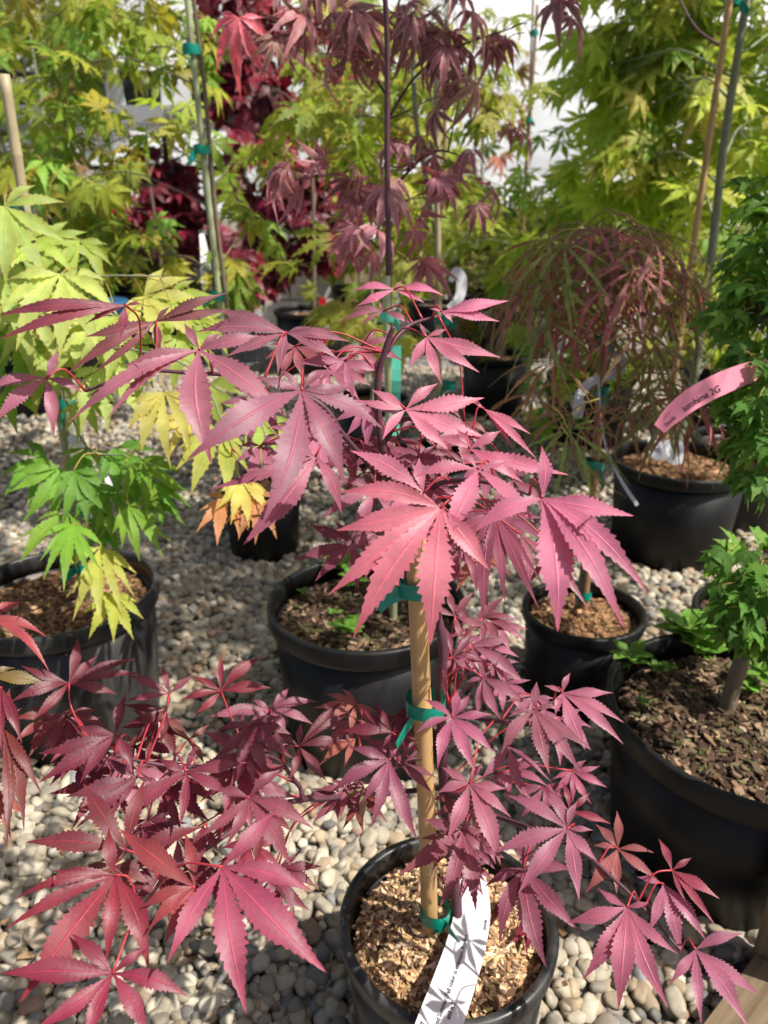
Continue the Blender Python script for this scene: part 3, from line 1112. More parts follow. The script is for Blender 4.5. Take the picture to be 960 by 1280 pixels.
for i in range(8):
    t0, t1 = i / 8, (i + 1) / 8
    p, q = a.lerp(b, t0), a.lerp(b, t1)
    wv = Vector((.0065, .003 * math.sin(i), 0))
    wv2 = Vector((.0065, .003 * math.sin(i + 1), 0))
    mb.add([p - wv, p + wv, q + wv2, q - wv2], [(0, 1, 2, 3)])
mb.build('hanging_tape', M['tape_aqua'], H)
for line in [
    [(484, 150, 1.28), (520, 95, 1.25), (570, 60, 1.2), (640, 35, 1.2)], [(484, 120, 1.28), (440, 60, 1.2), (380, 30, 1.15), (310, 20, 1.1)],
    [(486, 260, 1.26), (430, 220, 1.2), (370, 225, 1.15)], [(486, 240, 1.26), (540, 190, 1.22), (590, 200, 1.2)], [(486, 320, 1.22), (450, 290, 1.2)],
    [(484, 100, 1.3), (495, 40, 1.2), (500, -10, 1.2)],
]:
    o, q = stem(H, [P(*p) for p in line], .0028, .0012, 'bark_purple', 'branch', 5, 6)
    tHq = tHq + q
VAR = [(.18, .105, .09), (.23, .12, .11), (.17, .13, .075), (.28, .125, .125)]
crown(H, tHq, [(345, 30, 40, 22, 1.12, 4), (400, 30, 45, 30, 1.15, 7), (465, 30, 45, 35, 1.15, 9), (530, 40, 45, 35, 1.18, 9), (600, 45, 50, 40, 1.18, 10), (660, 30, 40, 30, 1.2, 6), (510, -30, 180, 25, 1.2, 14),
               (580, 110, 40, 30, 1.2, 3), (635, 150, 25, 20, 1.5, 2)],
      'varieg', 'leaf_pinkedge', 'petiole', VAR, .064, 'bark_purple', .0016, 2, .35, .48)
crown(H, tHq, [(385, 225, 40, 25, 1.14, 6), (440, 245, 45, 45, 1.14, 9), (480, 310, 40, 45, 1.12, 8), (520, 205, 40, 25, 1.18, 5), (575, 200, 35, 30, 1.2, 5), (560, 255, 30, 25, 1.22, 2), (450, 200, 40, 25, 1.15, 3)],
      'varieg', 'leaf_pinkedge', 'petiole', [(.27, .125, .13), (.22, .105, .10), (.32, .135, .15)], .062, 'bark_purple', .0014, 2, .4, .46)
o = put_leaf(H, leafset('varieg', 'leaf_pinkedge', 'petiole'), P(298, 22, 1.08), Vector((-.1, -.2, -1)), Vector((0, -1, .3)), .085, (.80, .16, .20))
tag(o, 'bright coral pink new leaf')

# ------------------------------------------------------------------ thread leaf maple
K0 = pot_place(730, 759, .20)
FEET.append((K0.x, K0.y, .095))
K = thing('potted_threadleaf_maple', K0, 'maple with fine thread-like bronze red leaves on a banded cane, small black pot', 'maple')
make_pot(K, K0, .222, .20, 'pot')
bark(K, K0, .168, .098, 1100, BROWN, .008)
kb = at_z(730, 768, .17)
kt = at_y(762, 380, kb.y + .02)
stake(K, Vector((kb.x, kb.y, .05)), kt, .0082, 'bamboo_brown', 4)
tK = [Vector((kb.x - .012, kb.y + .01, .15)), at_y(738, 640, kb.y + .012), at_y(752, 480, kb.y + .016), at_y(760, 380, kb.y + .02), at_y(764, 300, kb.y + .02)]
_, tKq = stem(K, tK, .0055, .0035, 'bark_grey')
for (px, py) in [(754, 425), (750, 487), (744, 580), (729, 742)]:
    tie(K, at_y(px, py, kb.y + .006), ZUP, .0135, .016, 1)
THR = [(.36, .13, .12), (.28, .17, .08), (.20, .26, .07), (.42, .14, .14), (.24, .22, .08)]
kleaf = leafset('thread', 'leaf_thread', 'petiole_green', 8)
random.seed(21)
for (py, rad, n_, dz) in [(288, .13, 16, .01), (314, .18, 22, .02), (348, .21, 22, .03), (392, .18, 15, .03)]:
    c_ = at_y(757, py, kb.y + .02)
    mb = MB()
    for k in range(n_):
        a = 2 * math.pi * (k + rnd(-.35, .35)) / n_
        rr = rad * rnd(.25, 1.0)
        rdir = Vector((math.cos(a), math.sin(a), 0))
        p = c_ + rdir * rr - ZUP * (rr * rr * 1.3) + ZUP * rnd(-dz, dz)
        r0_ = nearest(tKq, c_)
        mb.tube(smooth_line([r0_, c_.lerp(p, .5) + ZUP * .012, p], 3), [.0012, .0011, .001, .0009, .0008, .0007, .0006], 4, cap=False)
        put_leaf(K, kleaf, p, rdir * .8 - ZUP * rnd(.3, .75) + rvec(.12), ZUP * .8 + rdir * .5 + rvec(.15), rnd(.10, .135), jitter(random.choice(THR), .2))
    mb.build('branch', M['bark_brown'], K)
crown(K, tKq, [(690, 515, 40, 25, 1.1, 6), (780, 510, 50, 25, 1.08, 8), (860, 520, 40, 25, 1.12, 8), (655, 405, 35, 30, 1.2, 6)],
      'thread', 'leaf_thread', 'petiole_green', THR, .11, 'bark_brown', .0014, 2, .3, .5)

# ------------------------------------------------------------------ dense small leaved maple at the right edge
L0 = pot_place(945, 884, .25)
FEET.append((L0.x, L0.y, .16))
L = thing('potted_dwarf_maple', L0, 'dense small leaved green maple in the large weedy black pot at the right edge', 'maple')
make_pot(L, L0, .395, .25, 'pot', lip=.024)
bark(L, L0, .208, .177, 2300, OLD, .012, .008, .026)
lb = at_z(905, 892, .212)
tL = [Vector((lb.x, lb.y, .20)), at_y(922, 840, lb.y), at_y(948, 760, lb.y + .02), at_y(958, 690, lb.y + .04)]
_, tLq = stem(L, tL, .0115, .0080, 'bark_brown', knob=.1)
_, q = stem(L, [tL[-1], at_y(975, 600, lb.y + .07), at_y(985, 460, lb.y + .10), at_y(990, 300, lb.y + .10), at_y(995, 220, lb.y + .1)], .0075, .002, 'bark_brown', 'upper_stem')
tLq = tLq + q
KOT = [(.085, .22, .03), (.125, .28, .04), (.065, .175, .026), (.17, .33, .05)]
crown(L, tLq, [(948, 705, 32, 20, .90, 50), (950, 765, 34, 40, .88, 90), (950, 570, 24, 30, .92, 50), (948, 490, 28, 45, .92, 76), (950, 400, 30, 50, .94, 90), (962, 310, 26, 50, .96, 70), (975, 245, 25, 40, 1.0, 40), (1040, 700, 50, 60, .95, 60), (1050, 560, 60, 70, .98, 80), (1050, 420, 60, 80, 1.0, 90), (1050, 290, 50, 60, 1.0, 60)],
      'small', 'leaf_green', 'petiole_green', KOT, .037, 'bark_brown', .002, 3, .35, .35, spread=1.0, cap=300)

# ------------------------------------------------------------------ tall green maple at the right back
J0 = pot_place(851, 573, .27)
FEET.append((J0.x, J0.y, .145))
J = thing('potted_tall_green_maple', J0, 'tall yellow-green maple, grey-green stem and long cane, potted right of the bronze threadleaf', 'maple')
make_pot(J, J0, .345, .27, 'pot', lip=.02)
bark(J, J0, .232, .155, 1100, BROWN, .012, .008, .024)
jb = at_z(838, 575, .235)
tJ = [Vector((jb.x, jb.y, .21)), at_y(866, 480, jb.y), at_y(888, 330, jb.y), at_y(905, 180, jb.y), at_y(930, 20, jb.y), at_y(945, -80, jb.y)]
_, tJq = stem(J, tJ, .0125, .0075, 'bark_grey')
j2 = at_z(826, 580, .235)
stake(J, Vector((j2.x, j2.y, .1)), at_y(919, -40, j2.y - .01), .0078, 'bamboo', 6)
tie(J, at_y(916, 2, j2.y), ZUP, .015, .016, 1)
stem(J, [P(905, 60, 1.95), P(870, 35, 1.9), P(845, -10, 1.9)], .004, .002, 'bark_purple', 'branch')
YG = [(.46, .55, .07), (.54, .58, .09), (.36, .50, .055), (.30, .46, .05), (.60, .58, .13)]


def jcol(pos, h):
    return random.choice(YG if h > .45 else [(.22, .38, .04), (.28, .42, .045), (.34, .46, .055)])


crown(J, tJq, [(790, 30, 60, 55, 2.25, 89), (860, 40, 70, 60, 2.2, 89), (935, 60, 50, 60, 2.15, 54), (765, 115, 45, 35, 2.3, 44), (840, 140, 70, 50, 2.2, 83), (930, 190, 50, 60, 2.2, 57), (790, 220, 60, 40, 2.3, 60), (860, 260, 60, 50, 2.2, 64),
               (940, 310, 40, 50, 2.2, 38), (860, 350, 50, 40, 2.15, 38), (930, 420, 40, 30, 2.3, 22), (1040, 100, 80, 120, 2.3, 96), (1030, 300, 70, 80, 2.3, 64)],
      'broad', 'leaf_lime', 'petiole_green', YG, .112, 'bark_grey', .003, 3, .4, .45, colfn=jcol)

# second green maple, behind the thread leaf
Q0 = Vector((.80, 2.85, 0))
FEET.append((Q0.x, Q0.y, .14))
Q = thing('potted_green_maple', Q0, 'bushy green maple standing behind the bronze threadleaf maple', 'maple')
make_pot(Q, Q0, .34, .27, 'pot')
bark(Q, Q0, .23, .15, 500, BROWN, .01)
_, tQq = stem(Q, [Q0 + Vector((0, 0, .22)), Q0 + Vector((.01, .0, .6)), Q0 + Vector((-.03, .02, 1.2))], .011, .005, 'bark_grey')
crown(Q, tQq, [(700, 210, 60, 40, 2.8, 40), (660, 260, 50, 40, 2.85, 32), (750, 260, 60, 40, 2.7, 38), (720, 320, 70, 50, 2.75, 46), (790, 340, 60, 50, 2.7, 32), (720, 400, 70, 40, 2.75, 40), (660, 330, 45, 35, 2.9, 22), (770, 460, 60, 40, 2.7, 28), (710, 480, 50, 40, 2.8, 22)],
      'broad', 'leaf_green', 'petiole_green', [(.24, .44, .045), (.32, .48, .055), (.18, .36, .035), (.42, .50, .065)], .092, 'bark_grey', .003, 3, .4, .45)

# ------------------------------------------------------------------ olive maple whose crown fills the upper left
F0 = pot_place(326, 602, .205)
FEET.append((F0.x, F0.y, .09))
T = thing('potted_olive_maple', F0, 'slender staked maple with spreading olive green crown, in the small black pot left of centre', 'maple')
make_pot(T, F0, .215, .205, 'pot')
bark(T, F0, .17, .095, 500, BROWN, .01)
fb = Vector((F0.x - .055, F0.y, .15))
ft = at_y(226, -60, F0.y)
_, tFq = stem(T, [fb] + [fb.lerp(ft, k / 5) + Vector((.010 + rnd(-.006, .006), .014, 0)) for k in range(1, 6)], .0062, .0045, 'bark_brown')
stake(T, fb + Vector((-.006, -.01, -.05)), at_y(233, -30, F0.y - .012), .0072, 'bamboo_green', 6)
for (px, py) in [(239, 62), (252, 187), (271, 370)]:
    tie(T, at_y(px, py, F0.y - .01), ZUP, .0165, .018, 1)
OLV = [(.20, .30, .035), (.28, .35, .04), (.15, .26, .03), (.36, .35, .045), (.22, .38, .06)]


def fcol(pos, h):
    return random.choice(OLV)


crown(T, tFq, [(60, 30, 70, 40, 1.9, 39), (160, 30, 70, 40, 1.95, 39), (60, 110, 60, 40, 1.85, 30), (160, 100, 60, 25, 1.95, 10), (220, 60, 50, 40, 1.95, 27), (110, 190, 60, 35, 1.9, 27),
               (60, 240, 55, 35, 1.9, 21), (130, 250, 60, 30, 1.85, 21), (230, 180, 30, 30, 1.95, 12), (190, 320, 50, 30, 1.85, 18), (318, 220, 25, 25, 2.0, 5), (318, 305, 28, 25, 2.0, 6), (250, 350, 50, 25, 1.9, 15), (130, 320, 45, 35, 1.9, 18)],
      'broad', 'leaf_green', 'petiole_green', OLV, .092, 'bark_brown', .0022, 2, .38, .5, colfn=fcol)

# ------------------------------------------------------------------ lacy yellow-green maple behind the pink edged one
I0 = Vector((.135, 2.0, 0))
FEET.append((I0.x, I0.y, .11))
I = thing('potted_lacy_maple', I0, 'yellow-green maple with feathery cut leaves and tan cane behind the pink edged maple', 'maple')
make_pot(I, I0, .26, .24, 'pot')
bark(I, I0, .20, .11, 400, BROWN, .01)
_, tIq = stem(I, [I0 + Vector((0, 0, .18)), at_y(548, 480, 2.0), at_y(545, 300, 2.0), at_y(520, 150, 2.0), at_y(515, 0, 2.02)], .0085, .005, 'bark_grey')
stake(I, I0 + Vector((.02, -.02, .1)), at_y(547, 60, 1.98), .0085, 'bamboo_pale', 5)
for (px, py) in [(547, 84), (553, 400), (561, 482)]:
    tie(I, at_y(px, py, 1.985), ZUP, .0175, .02, 1)
LAC = [(.36, .42, .05), (.28, .36, .04), (.22, .32, .035), (.44, .44, .07)]
crown(I, tIq, [(415, 150, 50, 32, 1.85, 22), (460, 130, 50, 35, 1.9, 18), (540, 130, 50, 40, 1.95, 22), (610, 110, 40, 40, 2.0, 12), (400, 195, 40, 25, 1.85, 10), (560, 60, 60, 40, 2.0, 20), (430, 50, 60, 40, 2.0, 18), (520, 260, 50, 35, 1.95, 18), (600, 300, 45, 30, 2.0, 12), (620, 230, 40, 30, 2.05, 10), (430, 330, 60, 30, 1.9, 10), (470, 400, 50, 25, 1.85, 10)],
      'lace', 'leaf_lime', 'petiole_green', LAC, .105, 'bark_grey', .003, 2, .38, .42)

# ------------------------------------------------------------------ burgundy maples far back
def burgundy(loc, label, blobs, D_, H_, top, size=.06, pot='pot', tie_red=False, cap=300):
    t = thing('potted_burgundy_maple', loc, label, 'maple', 'dark red maples at the back')
    FEET.append((loc.x, loc.y, D_ * .42))
    make_pot(t, loc, D_, H_, pot)
    bark(t, loc, H_ * .86, D_ * .45, 400, BROWN, .01, .012, .03)
    _, q = stem(t, [loc + Vector((0, 0, H_ * .8)), loc + Vector((.02, 0, top * .5)), loc + Vector((-.01, .02, top))], .012, .005, 'bark_brown')
    crown(t, q, blobs, 'far', 'leaf_burgundy', 'petiole', [(.13, .005, .014), (.08, .004, .010), (.18, .008, .018)], size, 'bark_brown', .004, 3, .35, .45, cap=cap)
    if tie_red:
        mb = MB()
        a = at_y(403, 372, loc.y - .18)
        for i in range(5):
            p, q2 = a - ZUP * .05 * i, a - ZUP * .05 * (i + 1)
            mb.add([p - RT * .018, p + RT * .018, q2 + RT * .018 + Vector((0, .01 * math.sin(i), 0)), q2 - RT * .018], [(0, 1, 2, 3)])
        mb.build('red_ribbon', M['red_tape'], t)
    return t


def ground_at(px, Y):
    p = at_y(px, 400, Y)
    return Vector((p.x, Y, 0))


burgundy(ground_at(392, 4.1), 'tall dark burgundy maple with red ribbon at its pot, behind the centre left',
         [(300, 30, 40, 60, 4.2, 152), (320, 130, 40, 50, 4.2, 152), (330, 220, 40, 50, 4.2, 152), (370, 290, 50, 45, 4.1, 133), (310, 330, 35, 45, 4.1, 95), (390, 80, 50, 60, 4.3, 114), (400, 240, 30, 40, 4.1, 76), (290, 90, 30, 40, 4.2, 76)], .42, .34, 1.9, .115, tie_red=True)
burgundy(ground_at(205, 4.6), 'smaller dark burgundy maple seen between the olive branches at upper left',
         [(200, 215, 35, 30, 4.6, 95), (195, 260, 45, 40, 4.5, 152), (215, 290, 40, 30, 4.5, 114)], .36, .3, 1.2, .10)

# purple leaved maple at the right, behind the pink tag
Z0 = Vector((1.18, 2.25, 0))
FEET.append((Z0.x, Z0.y, .13))
Z = thing('potted_purple_maple', Z0, 'purple leaved maple partly hidden behind the dense green maple at right', 'maple')
make_pot(Z, Z0, .30, .26, 'pot')
bark(Z, Z0, .22, .13, 400, BROWN, .01)
_, q = stem(Z, [Z0 + Vector((0, 0, .2)), Z0 + Vector((-.03, 0, .5)), Z0 + Vector((-.1, 0, .75))], .008, .004, 'bark_purple')
crown(Z, q, [(880, 375, 30, 22, 2.2, 10), (930, 370, 30, 25, 2.2, 10), (915, 400, 30, 20, 2.2, 7)], 'broad', 'leaf_burgundy', 'petiole', [(.16, .025, .045), (.22, .03, .05)], .08, 'bark_purple', .003, 2, .4, .4)

# red maple just outside the left edge, a few of its leaves reach in
C0 = Vector((-.66, .62, 0))
FEET.append((C0.x, C0.y, .1))
C = thing('potted_bronze_maple', C0, 'bronze red maple at the left edge, only a few hanging leaves in view', 'maple')
make_pot(C, C0, .222, .21, 'pot')
bark(C, C0, .18, .098, 600, BROWN, .01)
_, cq = stem(C, [C0 + Vector((0, 0, .17)), C0 + Vector((.02, -.02, .4)), P(-70, 700, .66)], .006, .003, 'bark_purple')
o, q = stem(C, [P(-70, 720, .66), P(-40, 760, .62), P(-12, 800, .60)], .002, .0012, 'bark_purple', 'branch')
cq = cq + q
o, q = stem(C, [P(-70, 720, .66), P(-45, 850, .6), P(-14, 905, .56)], .002, .0012, 'bark_purple', 'branch')
cq = cq + q
for h in [(-25, 770, .58, [(48, 815), (60, 797), (30, 752), (62, 840), (-40, 840)], (.23, .045, .04)),
          (-18, 845, .56, [(60, 855), (20, 835), (25, 905), (-5, 920)], (.13, .09, .02)),
          (4, 905, .54, [(28, 885), (12, 860), (52, 992), (30, 1040), (8, 1062), (-20, 980)], (.12, .026, .022)),
          (-8, 985, .54, [(30, 1018), (14, 1050), (-12, 1070)], (.32, .075, .03)),
          (2, 860, .55, [(2, 940), (28, 930), (-12, 900)], (.12, .015, .025))]:
    hero_leaf(C, *h, mat='leaf_burgundy', branches=cq)


# ------------------------------------------------------------------ more plants standing behind
def back_plant(name, loc, label, blobs, style, leafm, cols, size, D_=.3, H_=.26, top=1.2, barkm='bark_grey', droop=.45, cane=None, chips=350, lean=0.0, cap=300):
    t = thing(name, loc, label, 'maple')
    FEET.append((loc.x, loc.y, D_ * .42))
    make_pot(t, loc, D_, H_, 'pot')
    bark(t, loc, H_ * .86, D_ * .44, chips, BROWN, .01, .010, .026)
    _, q = stem(t, [loc + Vector((0, 0, H_ * .7)), loc + Vector((.02 + lean * .5, 0, top * .55)), loc + Vector((lean, .02, top))], .010, .005, barkm)
    if cane:
        a = loc + Vector((.02, -.025, .1))
        stake(t, a, loc + Vector((.02 + lean, -.03, cane)), .008, random.choice(['bamboo_pale', 'bamboo_green', 'bamboo_brown']), 5)
        for k in (.45, .7, .93):
            tie(t, loc + Vector((.012 + lean * k, -.02, .1 + (cane - .1) * k)), ZUP, .019, .022, 1)
    crown(t, q, blobs, style, leafm, 'petiole_green', cols, size, barkm, .003, 2, .4, droop, cap=cap)
    return t


back_plant('potted_olive_bronze_maple', ground_at(622, 3.25), 'olive maple in a black pot on the gravel left of the bronze threadleaf',
           [(600, 350, 40, 25, 3.3, 14), (645, 375, 35, 25, 3.2, 12), (620, 400, 35, 20, 3.15, 10), (655, 330, 40, 25, 3.4, 12)], 'hang', 'leaf_green', [(.10, .12, .02), (.14, .15, .025), (.16, .09, .03)], .10, .30, .27, .95, cane=.9)
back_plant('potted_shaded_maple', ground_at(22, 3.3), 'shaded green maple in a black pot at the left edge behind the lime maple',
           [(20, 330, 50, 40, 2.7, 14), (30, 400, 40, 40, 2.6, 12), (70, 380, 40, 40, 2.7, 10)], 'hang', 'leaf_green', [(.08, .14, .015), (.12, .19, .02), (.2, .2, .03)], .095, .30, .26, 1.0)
back_plant('potted_bare_maple', ground_at(640, 4.3), 'thin bronze topped maple on a cane in front of the white sheet',
           [(632, 130, 25, 30, 4.3, 16), (645, 60, 25, 25, 4.3, 8), (620, 210, 30, 25, 4.3, 10)], 'hang', 'leaf_thread', [(.22, .09, .05), (.20, .16, .04), (.28, .10, .06)], .12, .32, .28, 1.9, 'bark_brown', cane=1.75)
back_plant('potted_yellow_maple', ground_at(915, 3.0), 'yellow-green maple in a black pot behind the tall cane at right',
           [(905, 425, 40, 25, 2.9, 14), (930, 450, 30, 20, 2.9, 8), (880, 440, 30, 20, 2.9, 8), (880, 300, 60, 60, 3.2, 24)], 'broad', 'leaf_lime', [(.34, .36, .05), (.24, .30, .035)], .09, .32, .28, 1.2)
back_plant('potted_far_green_maple', ground_at(545, 4.7), 'green maple far back between the lacy maple and the white sheet',
           [(560, 20, 60, 50, 4.7, 30), (590, 110, 50, 40, 4.7, 20), (520, 60, 50, 60, 4.8, 24), (560, 190, 60, 40, 4.6, 20), (480, 240, 50, 40, 4.6, 16)], 'broad', 'leaf_green', [(.22, .28, .04), (.16, .24, .03), (.3, .32, .05)], .12, .36, .3, 2.0, cane=2.0)
back_plant('potted_far_yellow_maple', ground_at(90, 4.0), 'yellow-green maple in deep shade far back at upper left',
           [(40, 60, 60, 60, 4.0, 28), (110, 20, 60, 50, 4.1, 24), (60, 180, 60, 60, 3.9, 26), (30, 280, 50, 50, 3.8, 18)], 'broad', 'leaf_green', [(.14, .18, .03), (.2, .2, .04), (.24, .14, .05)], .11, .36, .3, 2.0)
back_plant('potted_far_right_maple', ground_at(880, 4.2), 'green maple far back at the upper right behind the tall yellow-green crown',
           [(800, 60, 70, 70, 4.2, 40), (880, 60, 60, 70, 4.2, 36), (940, 120, 50, 80, 4.1, 30), (820, 190, 70, 60, 4.2, 36), (900, 260, 60, 60, 4.1, 30), (770, 290, 60, 50, 4.2, 26)], 'broad', 'leaf_green', [(.12, .20, .025), (.20, .27, .035), (.28, .32, .05)], .12, .40, .32, 2.2)
back_plant('potted_low_maple', ground_at(462, 2.6), 'low yellow-green maple on the gravel behind the staked red maple',
           [(450, 415, 35, 22, 2.6, 10), (490, 430, 30, 20, 2.6, 8), (430, 385, 30, 20, 2.6, 6)], 'lace', 'leaf_lime', [(.26, .33, .04), (.34, .38, .05)], .085, .28, .24, .7)

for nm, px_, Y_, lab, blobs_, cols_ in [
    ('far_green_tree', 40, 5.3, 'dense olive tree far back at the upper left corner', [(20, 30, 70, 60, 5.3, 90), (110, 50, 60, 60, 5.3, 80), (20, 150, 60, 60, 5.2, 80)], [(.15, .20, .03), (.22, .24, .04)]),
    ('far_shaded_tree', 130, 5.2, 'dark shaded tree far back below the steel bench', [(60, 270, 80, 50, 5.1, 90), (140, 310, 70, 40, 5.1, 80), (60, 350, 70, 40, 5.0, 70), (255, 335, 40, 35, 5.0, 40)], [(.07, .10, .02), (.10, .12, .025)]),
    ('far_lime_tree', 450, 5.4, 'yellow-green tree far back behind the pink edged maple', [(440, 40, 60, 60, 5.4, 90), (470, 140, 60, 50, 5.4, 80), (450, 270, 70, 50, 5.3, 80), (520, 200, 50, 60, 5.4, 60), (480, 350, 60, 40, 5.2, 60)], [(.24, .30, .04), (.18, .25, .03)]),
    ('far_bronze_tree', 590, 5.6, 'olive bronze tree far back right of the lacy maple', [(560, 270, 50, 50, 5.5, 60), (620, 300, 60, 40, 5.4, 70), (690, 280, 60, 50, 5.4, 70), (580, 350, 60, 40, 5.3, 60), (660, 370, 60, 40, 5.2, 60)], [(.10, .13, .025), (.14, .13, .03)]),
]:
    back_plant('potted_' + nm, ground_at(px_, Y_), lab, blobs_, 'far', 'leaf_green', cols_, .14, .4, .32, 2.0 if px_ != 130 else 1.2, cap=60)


def wb(x, y, z, r, n):
    p = Vector((x, y, z))
    d = depth_of(p)
    v = p - CAM
    return (480 + F * v.x / d, 640 - F * v.dot(UP) / d, r * F / d, r * F / d, d, n)


back_plant('potted_tall_maple', Vector((1.2, 1.2, 0)), 'tall green maple just outside the right edge, its crown shading the yard',  # out of view, added so its crown shades the middle gravel
           [wb(.85, .80, 1.75, .24, 100), wb(.78, 1.08, 1.8, .26, 100), wb(1.05, 1.15, 1.95, .27, 100), wb(.72, 1.35, 1.8, .27, 100), wb(1.1, 1.5, 1.8, .28, 100), wb(1.4, 1.25, 1.7, .26, 80), wb(.95, 1.65, 1.75, .28, 90),
            wb(1.35, 1.7, 1.7, .27, 80), wb(.55, 1.55, 2.05, .25, 90), wb(.5, 1.25, 2.1, .24, 90)],
           'broad', 'leaf_green', [(.12, .22, .025), (.2, .28, .035)], .10, .36, .3, 1.75, cane=1.6, cap=60)

back_plant('potted_shade_maple', Vector((1.95, 2.8, 0)), 'large green maple outside the right edge, its crown shading the back of the yard',  # second unseen tree, added as a shadow caster for the far gravel
           [wb(1.0, 2.5, 2.1, .28, 90), wb(1.35, 2.4, 2.2, .28, 90), wb(1.2, 2.85, 2.1, .28, 90), wb(1.6, 2.7, 2.1, .28, 80), wb(.85, 2.95, 2.3, .28, 90), wb(1.4, 3.2, 2.1, .28, 80), wb(1.75, 3.1, 2.0, .28, 70), wb(.5, 2.7, 2.4, .26, 80)],
           'far', 'leaf_green', [(.12, .22, .025), (.2, .28, .035)], .12, .40, .32, 2.0, cane=1.8, cap=40)

# empty black pots standing about
for (px, py, Hh, Dd, lab) in [(600, 372, .30, .36, 'black nursery pot in deep shade beyond the white looped tag'),
                              (935, 548, .26, .30, 'black nursery pot half hidden behind the pot of the tall green maple'),
                              (945, 762, .19, .22, 'small black pot tucked behind the large weedy pot at right'),
                              (140, 300, .32, .4, 'black nursery pot in shade at upper left beneath the olive leaves'),
                              (660, 385, .28, .34, 'black nursery pot in shade under the bronze threadleaf branches')]:
    c = pot_place(px, py, Hh)
    if c.y > 6 or c.y < 0:
        c = ground_at(px, 5.0)
    t = thing('nursery_pot', c, lab, 'pot', 'spare black pots')
    FEET.append((c.x, c.y, Dd * .42))
    make_pot(t, c, Dd, Hh, 'pot')
    bark(t, c, Hh * .86, Dd * .45, 300, OLD, .006)

# ------------------------------------------------------------------ structures at the back
def grid(name, mat, fn, nu, nv, parent=None):
    mb = MB()
    vs = [fn(i / nu, j / nv) for j in range(nv + 1) for i in range(nu + 1)]
    fs = [(j * (nu + 1) + i, j * (nu + 1) + i + 1, (j + 1) * (nu + 1) + i + 1, (j + 1) * (nu + 1) + i) for j in range(nv) for i in range(nu)]
    mb.add(vs, fs)
    return mb.build(name, M[mat], parent)


HW = Matrix.Translation((0, 8.0, 0)) @ Matrix.Rotation(R(35), 4, 'Z')
hh = thing('greenhouse_wall', Vector((0, 8.0, 0)), 'white plastic sheeting on steel hoops at the back of the yard', 'greenhouse')


def sheet(u, v):
    x = -8 + 16 * u
    z = .45 + 3.6 * v
    y = 6.6 + (.0 if z < 2.2 else (z - 2.2) ** 2 * .35)
    y += .05 * math.sin(x * 3.1) * (1 - v) + .06 * noise.noise(Vector((x * .7, z * 2.2, 0))) + .02 * noise.noise(Vector((x * 5, z * 2, 3)))
    return HW @ Vector((x, y - 6.6, z))


grid('plastic_sheet', 'poly', sheet, 200, 60, hh)
for k in range(9):
    x = -8 + 2 * k
    mb = MB()
    mb.tube([HW @ Vector(q_) for q_ in ((x, .12, 0), (x, .12, 2.2), (x, .25, 2.8), (x, .75, 3.5), (x, 1.6, 4.2))], .022, 8)
    mb.build('hoop', M['metal'], hh)
mb = MB()
mb.box(HW @ Vector((0, -.02, .24)), 16, .05, .46, HW.to_3x3())
mb.build('base_board', M['wood'], hh, smooth=False)

bw = thing('block_wall', Vector((-1.35, 5.7, 0)), 'low wall of pale blocks behind the dark red maples', 'wall')
shared = None
for r_ in range(4):
    for c_ in range(5):
        x = -2.3 + .405 * c_ + (.2 if r_ % 2 else 0)
        p = Vector((x, 5.7, .10 + .203 * r_))
        if shared is None:
            mb = MB()
            mb.box(Vector((0, 0, 0)), .395, .19, .193)
            shared = mb.mesh('block', [M['block']], smooth=False)
        o = bpy.data.objects.new('block', shared)
        COL.objects.link(o)
        attach(o, bw, Matrix.Translation(p + Vector((0, rnd(-.004, .004), 0))) @ Matrix.Rotation(rnd(-.01, .01), 4, 'Z'))

rk = thing('steel_bench', Vector((-1.6, 5.1, 0)), 'grey steel plant bench with dark legs at upper left', 'bench')
mb = MB()
mb.box(Vector((-1.65, 5.1, 1.33)), 1.7, .6, .09)
mb.build('top_rail', M['metal'], rk, smooth=False)
mb = MB()
mb.box(Vector((-1.65, 5.1, 1.06)), 1.6, .03, .03)
mb.build('cross_bar', M['metal_dark'], rk, smooth=False)
for x in (-2.42, -1.95, -1.30, -1.08, -.86):
    mb = MB()
    mb.box(Vector((x, 4.95, .64)), .04, .04, 1.27)
    mb.build('leg', M['metal_dark'], rk, smooth=False)
for i, x in enumerate((-2.2, -1.78, -1.45, -1.05)):
    t = thing('nursery_pot', Vector((x, 5.1, 1.376)), ['leftmost', 'second from left', 'third from left', 'rightmost'][i] + ' black pot standing on the grey steel bench', 'pot', 'pots on the steel bench')
    make_pot(t, Vector((x, 5.1, 1.376)), .24, .2, 'pot')
bk = MB()
lathe(bk, [(.001, .0), (.14, .0), (.15, .01), (.17, .33), (.178, .34), (.178, .36), (.166, .36), (.15, .05), (.001, .04)], Vector((-1.62, 4.3, 0)), 32)
o = bk.build('bucket', M['blue'], origin=Vector((-1.62, 4.3, 0)))
tag(o, 'dark blue plastic bucket in shade at the left behind the yellow leaves', 'bucket')

